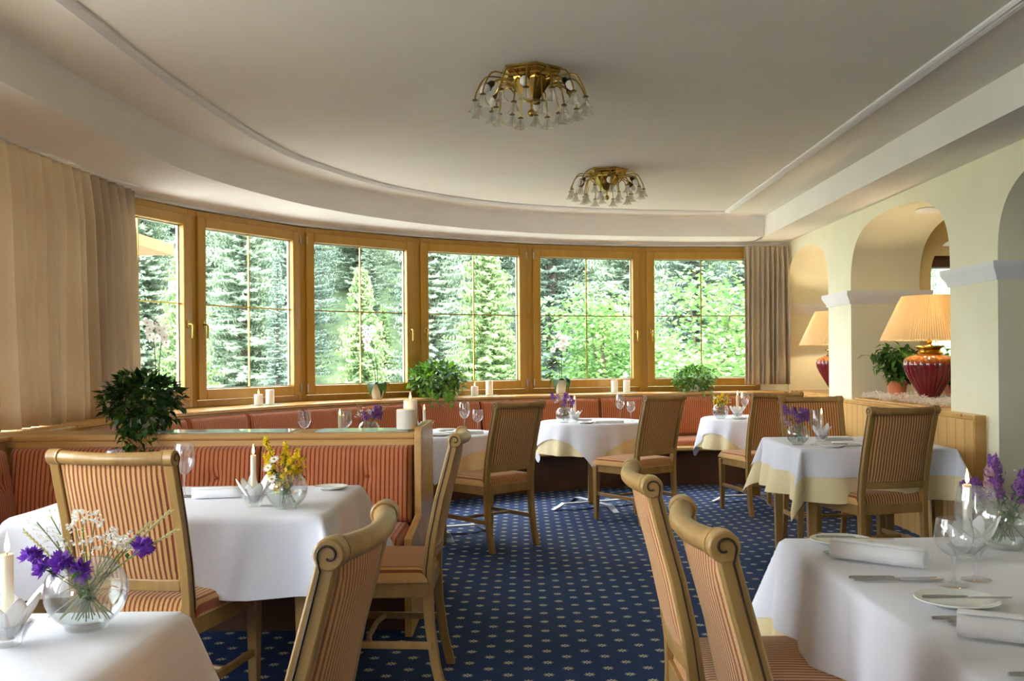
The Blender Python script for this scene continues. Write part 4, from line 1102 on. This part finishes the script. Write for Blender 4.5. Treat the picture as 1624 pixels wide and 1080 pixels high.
bushy('leafy_plant', 'dark green bushy plant on the partition ledge at the left', (-2.05, 5.42, .925), .20, .165, 900, [M['ivy'], M['deep'], M['ivy']], .055, 1, (.085, .07, M['potw']), 12)
p = on_ledge(694, .28); bushy('leafy_plant', 'bright green bushy plant on the ledge at the middle of the windows', (p.x, p.y, .932), .27, .18, 1100, [M['bright'], M['mid'], M['bright'], M['ivy']], .062, 2, (.09, .07, M['potw']), 10)
p = on_ledge(1100, .28); bushy('leafy_plant', 'feathery green plant on the ledge before the rightmost window', (p.x, p.y, .932), .23, .145, 1000, [M['mid'], M['bright']], .045, 3, (.08, .07, M['potw']), 4)
# potted plants on the arch ledge
def potted(label, loc, sc, seed, pr=.085, ph=.15):
    b = empty('potted_plant', label, 'plant', loc); rg = random.Random(seed)
    MB().lathe([(.001, 0), (pr * .75, 0), (pr * .95, ph * .8), (pr * 1.05, ph * .8), (pr * 1.08, ph), (pr * .95, ph), (pr * .92, ph * .85), (.001, ph * .85)], 32).build('pot', M['terra'], b)
    MB().lathe([(.001, ph * .88), (pr * .93, ph * .86)], 20).build('soil', M['soil'], b)
    for m in (M['mid'], M['ivy']):
        mb = MB(); ms = MB()
        for k in range(26):
            a = rg.uniform(0, 2 * PI); e = Vector((math.cos(a) * sc * rg.uniform(.3, 1), math.sin(a) * sc * rg.uniform(.3, 1), ph + sc * rg.uniform(.1, 1.25)))
            m0 = Vector((e.x * .35, e.y * .35, ph + (e.z - ph) * .8)); ms.tube([(0, 0, ph * .85), m0, e], .002, 4)
            for q in range(7):
                t = .35 + .65 * q / 6; pt = Vector((0, 0, ph)).lerp(m0, min(1, t * 1.5)) if t < .5 else m0.lerp(e, (t - .5) * 2)
                leaf(mb, pt, Vector((rg.gauss(0, 1), rg.gauss(0, 1), rg.gauss(-.2, .5))), Vector((0, 0, 1)), rg.uniform(.07, .11), rg.uniform(.035, .05), .35)
        f = mb.build('foliage', m, b, angle=180); ms.build('stems', M['stem'], f)
    return b
potted('potted ficus in a terracotta pot left of the nearer lamp', (3.19, 8.62, .93), .26, 5)
potted('terracotta potted plant half hidden behind the nearer lamp', (3.50, 8.25, .93), .24, 6, .075, .13)
# orchids
def orchid(label, loc, lean, seed, H=.50, nf=9, green='ivy'):
    o = empty('orchid', label, 'orchid', loc); rg = random.Random(seed)
    MB().lathe([(.001, 0), (.045, 0), (.06, .11), (.068, .14), (.062, .14), (.055, .12), (.001, .115)], 28).build('pot', M['potw'], o)
    for k in range(6):
        a = 2 * PI * k / 6 + rg.uniform(-.3, .3); d = Vector((math.cos(a), math.sin(a), 0)); s = Vector((-d.y, d.x, 0)); rows = []
        Lf = rg.uniform(.16, .22)
        for i in range(8):
            t = i / 7; c = d * (Lf * .55 * math.sin(t * 1.9)) + Vector((0, 0, .13 + .07 * math.sin(t * 2.4) - .16 * t * t)); w = .044 * math.sin(min(1, t * 1.02 + .08) * PI) ** .6 + .001
            rows.append([c - s * w, c - s * w * .5 - Vector((0, 0, .006)), c - Vector((0, 0, .01)), c + s * w * .5 - Vector((0, 0, .006)), c + s * w])
        MB().grid(rows).build('leaf', M[green], o, angle=180)
    for sgn in (-1, 1):
        top = Vector((lean + sgn * .03, 0, H)); pts = [Vector((sgn * .01, 0, .12)), Vector((lean * .25 + sgn * .015, 0, .12 + (H - .12) * .5)), top, top + Vector((-sgn * .05 - .02, -.02, .07))]
        st = MB().tube(catmull([tuple(q) for q in pts], .05), .0032, 6).build('flower_stem', M['groove'] if sgn < 0 else M['deep'], o)
    for k in range(nf):
        c = Vector((lean + rg.uniform(-.075, .075), -.02 + rg.uniform(-.04, .02), H - .03 + rg.uniform(-.08, .13)))
        up = Vector((rg.gauss(0, .3), -1, rg.gauss(0, .3))).normalized(); mb = MB(); a = up.cross(Vector((0, 0, 1))).normalized(); b = a.cross(up)
        for j in range(5):
            th = 2 * PI * j / 5 + PI / 2; d = a * math.cos(th) + b * math.sin(th); s = up.cross(d); r_ = .034
            ring = [c + d * r_ * .08, c + d * r_ * .5 + s * r_ * .42, c + d * r_ * .9 + s * r_ * .3, c + d * r_ * 1.05, c + d * r_ * .9 - s * r_ * .3, c + d * r_ * .5 - s * r_ * .42]
            mb.add(ring, [(0, 1, 2, 3, 4, 5)])
        fl = mb.build('bloom', M['whitep'], o, angle=180); MB().ball(c + up * .004, .006, 8).build('bloom_centre', M['pinkp'], fl)
    return o
p = on_ledge(250, .24); orchid('white orchid behind the dark bushy plant at the left', (p.x, p.y, .93), -.0, 1, .61, 9, 'mid')
p = on_ledge(597, .26); orchid('white orchid before the third window, blossoms faintly pink', (p.x, p.y, .932), -.09, 2, .58)
p = on_ledge(889, .26); orchid('white orchid before the fifth window above the purple flowers', (p.x, p.y, .932), -.02, 3, .52, 12)

# ------------------------------------------------------------------ ceramic lamps
def make_lamp(label, loc):
    l = empty('table_lamp', label, 'lamp', loc)
    md = lambda th, r, z: 1 + (.075 * abs(math.sin(th * 12)) - .045) * (1 if .03 < z < .36 else 0)
    prof = [(.001, 0), (.062, 0), (.068, .012), (.06, .02), (.085, .06), (.125, .13), (.165, .20), (.19, .26), (.195, .30), (.185, .335), (.15, .36), (.105, .372), (.09, .376)]
    MB().lathe(prof, 96, mod=md).build('vase_body', M['vase'], l)
    MB().lathe([(.092, .372), (.098, .38), (.088, .39), (.078, .405), (.086, .42), (.112, .432), (.112, .44), (.05, .44), (.001, .44)], 40).build('gilt_collar', M['brass'], l)
    MB().lathe([(.001, .44), (.028, .44), (.014, .455), (.022, .47), (.010, .49), (.010, .58), (.001, .58)], 20).build('stem', M['brass'], l)
    bulb = MB().ball((0, 0, .62), .032, 16, 1.2).build('bulb', emis('lamp_bulb_' + label[:6], (1, .8, .5, 1), 12), l)
    NP = 240; rows = []
    for z, r in ((.485, .365), (.49, .366), (.58, .325), (.68, .278), (.78, .232), (.83, .205), (.835, .203)):
        rows.append([(r * (1 + .012 * (1 if k % 2 else -1)) * math.cos(2 * PI * k / NP), r * (1 + .012 * (1 if k % 2 else -1)) * math.sin(2 * PI * k / NP), z) for k in range(NP)])
    MB().grid(rows, closev=True).build('lamp_shade', M['shade'], l, smooth=False, solid=.002)
    mb = MB(); mb.tube([(0, 0, .58), (0, 0, .84)], .004, 6)
    for k in range(3): a = 2 * PI * k / 3; mb.tube([(0, 0, .83), (.2 * math.cos(a), .2 * math.sin(a), .83)], .002, 5)
    mb.build('shade_frame', M['brass'], l)
    ld = bpy.data.lights.new('lamp_glow', 'POINT'); ld.energy = 7; ld.color = (1, .80, .5); ld.shadow_soft_size = .04
    lo = bpy.data.objects.new('lamp_glow', ld); COL.objects.link(lo); lo.parent = l; lo.location = (0, 0, .66)
    return l
lamp = make_lamp('burgundy ribbed vase lamp with pleated shade in the wide arch', (3.22, 8.0, .935))
again(lamp, (3.26, 10.52, .93), R(7), 'smaller looking burgundy vase lamp in the far arch by the curtain')
# wood wool
mb = MB(); rg = random.Random(4)
for k in range(1500):
    x, y = rg.uniform(2.94, 3.5), rg.uniform(7.0, 8.85); 
    h = .02 + .045 * abs(math.sin(x * 9) * math.cos(y * 7)); a = rg.uniform(0, 6.28); L = rg.uniform(.03, .09); p = Vector((x, y, .935 + rg.uniform(0, h)))
    d = Vector((math.cos(a), math.sin(a), 0)); c = Vector((-d.y, d.x, 0)) * rg.uniform(-.03, .03)
    q = [p - d * L / 2, p - d * L / 4 + c * .6, p + c + Vector((0, 0, .018 * rg.random())), p + d * L / 4 + c * .6, p + d * L / 2]
    q = [Vector((min(max(v.x, 2.925), 3.52), min(max(v.y, 6.9), 8.93), v.z)) for v in q]
    mb.tube(q, .0028, 4, flat=.4)
mb.build('wood_wool', M['wool'], label='curly white wood wool strewn round the nearer lamp and pots', cat='wood wool', kind='stuff')
MB().lathe([(.001, -.001), (.11, -.001), (.115, -.012), (.10, -.022), (.001, -.024)], 36).build('ceiling_disc', M['stucco'], label='flat round disc on the vault of the wide arch', cat='ceiling fitting', loc=(3.22, 7.95, 2.452))

# ------------------------------------------------------------------ chandeliers
def make_chandelier(label, loc):
    c = empty('chandelier', label, 'chandelier', loc)
    def hexr(r, z, a0): return [(r * math.cos(R(60 * k + a0)), r * math.sin(R(60 * k + a0)), z) for k in range(6)]
    A0 = -81; mb = MB()
    prof = [(.165, 0), (.165, -.010), (.158, -.016), (.158, -.022), (.148, -.030), (.140, -.036), (.140, -.048), (.05, -.05)]
    mb.grid([hexr(r, z, A0) for r, z in prof], closev=True); mb.build('ceiling_plate', M['brass'], c, smooth=False)
    mb = MB(); mb.grid([hexr(r, z, A0) for r, z in ((.115, -.048), (.112, -.06), (.045, -.15), (.03, -.16), (.001, -.165))], closev=True); mb.build('body', M['brass'], c, smooth=False)
    mb = MB(); mb.tube([(0, 0, -.16), (0, 0, -.2)], .006, 8); mb.ball((0, 0, -.215), .019, 14); mb.build('ball_finial', M['brass'], c)
    # bell prototype geometry
    def bell(mb):
        md = lambda th, r, z: 1 + .14 * math.sin(5 * th) * min(1, max(0, (-z - .015) / .03))
        mb.lathe([(.004, 0), (.010, -.006), (.014, -.02), (.019, -.036), (.031, -.05), (.029, -.0505), (.017, -.037), (.012, -.02), (.006, -.008)], 30, mod=md)
    def arm(a, r, zend, zs, lift, glass_len=1):
        ca, sa = math.cos(a), math.sin(a); P = [(.10, zs), (.10 + (r - .1) * .35, zs + lift), (.10 + (r - .1) * .72, zs + lift * .6), (r - .006, zend + .035), (r, zend)]
        pts = catmull([(q * ca, q * sa, z) for q, z in P], .02)
        am = MB().tube(pts, .0042, 8).build('arm', M['brass'], c)
        MB().lathe([(.001, .004), (.011, .002), (.017, -.004), (.013, -.006), (.001, -.004)], 14, r * ca, r * sa, zend).build('cap', M['brassd'], am)
        mb = MB(); bell(mb); mb.xf(Matrix.Diagonal((1.12, 1.12, 1.15, 1))); mb.xf(Matrix.Translation((r * ca, r * sa, zend - .002))); mb.build('glass_bell', M['bell'], am)
        mb = MB()
        for k in range(7): mb.ball((r * ca, r * sa, zend - .018 - k * .0075), .0035 - .0003 * k, 8)
        mb.build('beaded_drop', M['brassd'], am)
    for k in range(14): arm(2 * PI * k / 14 + .13, .285, -.155, -.05, .012)
    for k in range(8): arm(2 * PI * k / 8 + .3, .185, -.195, -.10, .03)
    for k in range(6):
        a = 2 * PI * k / 6 + .38; ca, sa = math.cos(a), math.sin(a)
        am = MB().tube(catmull([(.09 * ca, .09 * sa, -.06), (.15 * ca, .15 * sa, -.055), (.20 * ca, .20 * sa, -.075)], .02), .005, 8).build('arm', M['brass'], c)
        d = Vector((ca * .75, sa * .75, -.66)).normalized(); q = Vector((0, 0, 1)).rotation_difference(d).to_matrix().to_4x4(); T = Matrix.Translation((.20 * ca, .20 * sa, -.075)) @ q
        mb = MB(); mb.lathe([(.006, 0), (.016, .01), (.018, .03), (.024, .042), (.016, .04)], 16); mb.xf(T); mb.build('socket', M['brassd'], am)
        mb = MB(); mb.lathe([(.010, .03), (.017, .042), (.0215, .058), (.021, .074), (.014, .09), (.001, .098)], 20); mb.xf(T); mb.build('bulb', M['bulb'], am)
    return c
chd = make_chandelier('nearer brass chandelier with glass bell flowers on the ceiling', (.05, 5.12, ZH))
again(chd, (.66, 7.85, ZH), R(8), 'farther brass chandelier near the window row, looking smaller')

# ------------------------------------------------------------------ outside
mb = MB(); rows = []
for i in range(41):
    x = -60 + 3 * i; row = []
    for j in range(30):
        y = 13 + j * 3; z = -3.2 if y < 26 else -3.2 + (y - 26) * .42
        row.append((x, y, z + .4 * math.sin(x * .3) * math.sin(y * .4)))
    rows.append(row)
mb.grid([r[::-1] for r in rows]); mb.build('forest_hillside', M['hill'], label='grassy forest slope beyond the windows', cat='hillside', kind='structure')
MB().box(-22, 22, -26, 13.0, -.45, -.3).build('bounce_slab_outside', M['bounce'], kind='structure', smooth=False)  # unseen pale slab, added to bounce daylight up onto the ceiling
MB().box(-60, 60, -60, 13.5, -3.6, -3.5).build('ground_outside', M['hill'], kind='structure', smooth=False)
def conifer_mesh(H, Rm, seed, dens=1.0, trunk=.14):
    rg = random.Random(seed); mb = MB(); V = mb.v; F = mb.f; z = H * .05; U = rg.uniform
    while z < H * .99:
        q = z / H; L = Rm * (1 - q) ** .8 * U(.7, 1.1) + .08; n = int(rg.randint(9, 13) * dens)
        for k in range(n):
            a = U(0, 6.28); dx, dy = math.cos(a), math.sin(a); Lk = L * U(.5, 1.12); m = max(4, int(Lk / .085)); tl = U(.2, .34)
            for j in range(m):
                t = (j + .6) / m; px, py, pz = dx * Lk * t, dy * Lk * t, z - Lk * (tl * t - .22 * t * t) + U(-.03, .03)
                w = (.06 + .20 * (1 - t) * min(1, Lk)) * U(.5, 1.2)
                for sg in (-1, 1):
                    ex, ey, ez = px - dy * sg * w + dx * w * .6, py + dx * sg * w + dy * w * .6, pz - U(-.02, .10)
                    b = len(V); V.append((px, py, pz)); V.append((ex, ey, ez)); V.append((px + dx * .07, py + dy * .07, pz - .05)); F.append((b, b + 1, b + 2))
                    hx, hy = (px + ex) / 2, (py + ey) / 2
                    V.append((hx, hy, (pz + ez) / 2)); V.append((hx + U(-.05, .05), hy + U(-.05, .05), ez - U(.02, .11))); V.append((hx + dx * .06, hy + dy * .06, (pz + ez) / 2 - .02)); F.append((b + 3, b + 4, b + 5))
        z += U(.09, .15) * (H / 14)
    mb.uv = [(0, 0)] * len(V)
    return mb
def make_conifer(H, Rm, seed, m, label, group, name='conifer_tree', dens=1.0):
    t = empty(name, label, 'tree', group=group)
    conifer_mesh(H, Rm, seed, dens).build('foliage', m, t, smooth=False)
    MB().tube([(0, 0, -1), (0, 0, H * .5), (0, 0, H * .97)], [H * .013, H * .008, .01], 8).build('trunk', M['bark'], t)
    return t
G = [('grey green spruce in the forest beyond the windows', 'grey green spruces beyond the windows'), ('dark spruce standing in the forest', 'dark spruces beyond the windows'), ('pale yellow green larch in front of the forest', 'pale larches before the forest')]
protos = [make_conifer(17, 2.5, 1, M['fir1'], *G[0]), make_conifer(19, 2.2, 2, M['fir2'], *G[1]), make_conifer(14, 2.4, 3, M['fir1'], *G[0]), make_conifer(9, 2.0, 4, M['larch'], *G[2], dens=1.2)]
used = [False] * 4
def put(i, x, y, z, s, a):
    if not used[i]: used[i] = True; o = protos[i]; o.location = (x, y, z); o.rotation_euler = (0, 0, a); o.scale = (s, s, s)
    else: again(protos[i], (x, y, z), a, sc=s)
rg = random.Random(11)
spots = [(-7.4, 22, 3, .8), (-3.6, 22.5, 3, .75), (-.9, 25.3, 3, .95), (-11.2, 23, 3, .9)]
RAD = [2.75, 2.45, 2.65, 2.25]
tries = 0
while len(spots) < 92 and tries < 9000:
    tries += 1
    d = 27 + 45 * (tries / 9000) + rg.uniform(0, 3); az = R(rg.uniform(-24, 21)); x, y = d * math.tan(az), max(27, d)
    i = rg.choice([0, 1, 2]) if y > 32 else rg.choice([0, 2]); s_ = rg.uniform(.8, 1.1)
    if all(math.hypot(x - q[0], y - q[1]) > (RAD[i] * s_ + RAD[q[2]] * q[3]) * .97 for q in spots): spots.append((x, y, i, s_))
tries = 0
while len(spots) < 170 and tries < 5000:
    tries += 1; az = R(rg.uniform(-23, 20)); d = rg.uniform(26, 58); x, y = d * math.tan(az), d; i = rg.choice([0, 1, 2, 3]); s_ = rg.uniform(.32, .55)
    if all(math.hypot(x - q[0], y - q[1]) > (RAD[i] * s_ + RAD[q[2]] * q[3]) * .92 for q in spots): spots.append((x, y, i, s_))
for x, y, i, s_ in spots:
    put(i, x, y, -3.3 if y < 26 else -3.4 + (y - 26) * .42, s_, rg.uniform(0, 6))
# broadleaf trees on the right
def broadleaf(label, loc, rx, rz_, n, seed, L=.09):
    t = empty('broadleaf_tree', label, 'tree', loc); rg = random.Random(seed); mb = MB(); cl = []
    for k in range(46):
        d = Vector((rg.gauss(0, 1), rg.gauss(0, 1), rg.gauss(0, 1))).normalized() * rg.uniform(.45, 1); cl.append(Vector((d.x * rx, d.y * rx, 3.4 + d.z * rz_)))
    for k in range(n):
        c = rg.choice(cl); p = c + Vector((rg.gauss(0, .38), rg.gauss(0, .38), rg.gauss(0, .3)))
        a = rg.uniform(0, 6.28); d = Vector((math.cos(a), math.sin(a), -rg.uniform(.1, .9))).normalized(); s = d.cross(Vector((rg.gauss(0, .3), rg.gauss(0, .3), 1))).normalized(); nn_ = s.cross(d)
        l = L * rg.uniform(.7, 1.3)
        v = [p, p + d * l * .25 + s * l * .5, p + d * l * .5 + s * l * .22, p + d * l * .7 + s * l * .45, p + d * l * 1.05, p + d * l * .7 - s * l * .45, p + d * l * .5 - s * l * .22, p + d * l * .25 - s * l * .5]
        mb.add(v, [tuple(range(8))])
    mb.build('foliage', M['maple'], t, smooth=False)
    mb = MB(); mb.tube([(0, 0, 0), (.05, 0, 1.2), (0, .1, 3)], [.13, .1, .07], 10)
    for c in cl[:26]: mb.tube([(0, .05, 1.6 + .8 * rg.random()), c * .5 + Vector((0, 0, 1.4)), c], [.05, .025, .01], 5)
    mb.build('trunk', M['bark'], t); return t
broadleaf('leafy green maple close outside the rightmost window', (3.1, 16.9, -3.1), 1.6, 2.4, 18525, 1)
broadleaf('leafy tree seen through the fifth window', (1.9, 22, -3.2), 1.6, 2.6, 14820, 2)
broadleaf('leafy tree beside the maple outside the right corner', (6.0, 20.3, -3.1), 1.7, 2.5, 17100, 3)
broadleaf('leafy tree outside the window of the next room', (10.8, 21.0, -3.1), 1.7, 2.6, 14250, 4)
MB().box(-5.5, -3.42, 8.5, 9.9, 2.34, 2.44).build('eave_board', M['eave'], label='orange wooden eave of the house outside the leftmost window', cat='eave', smooth=False)
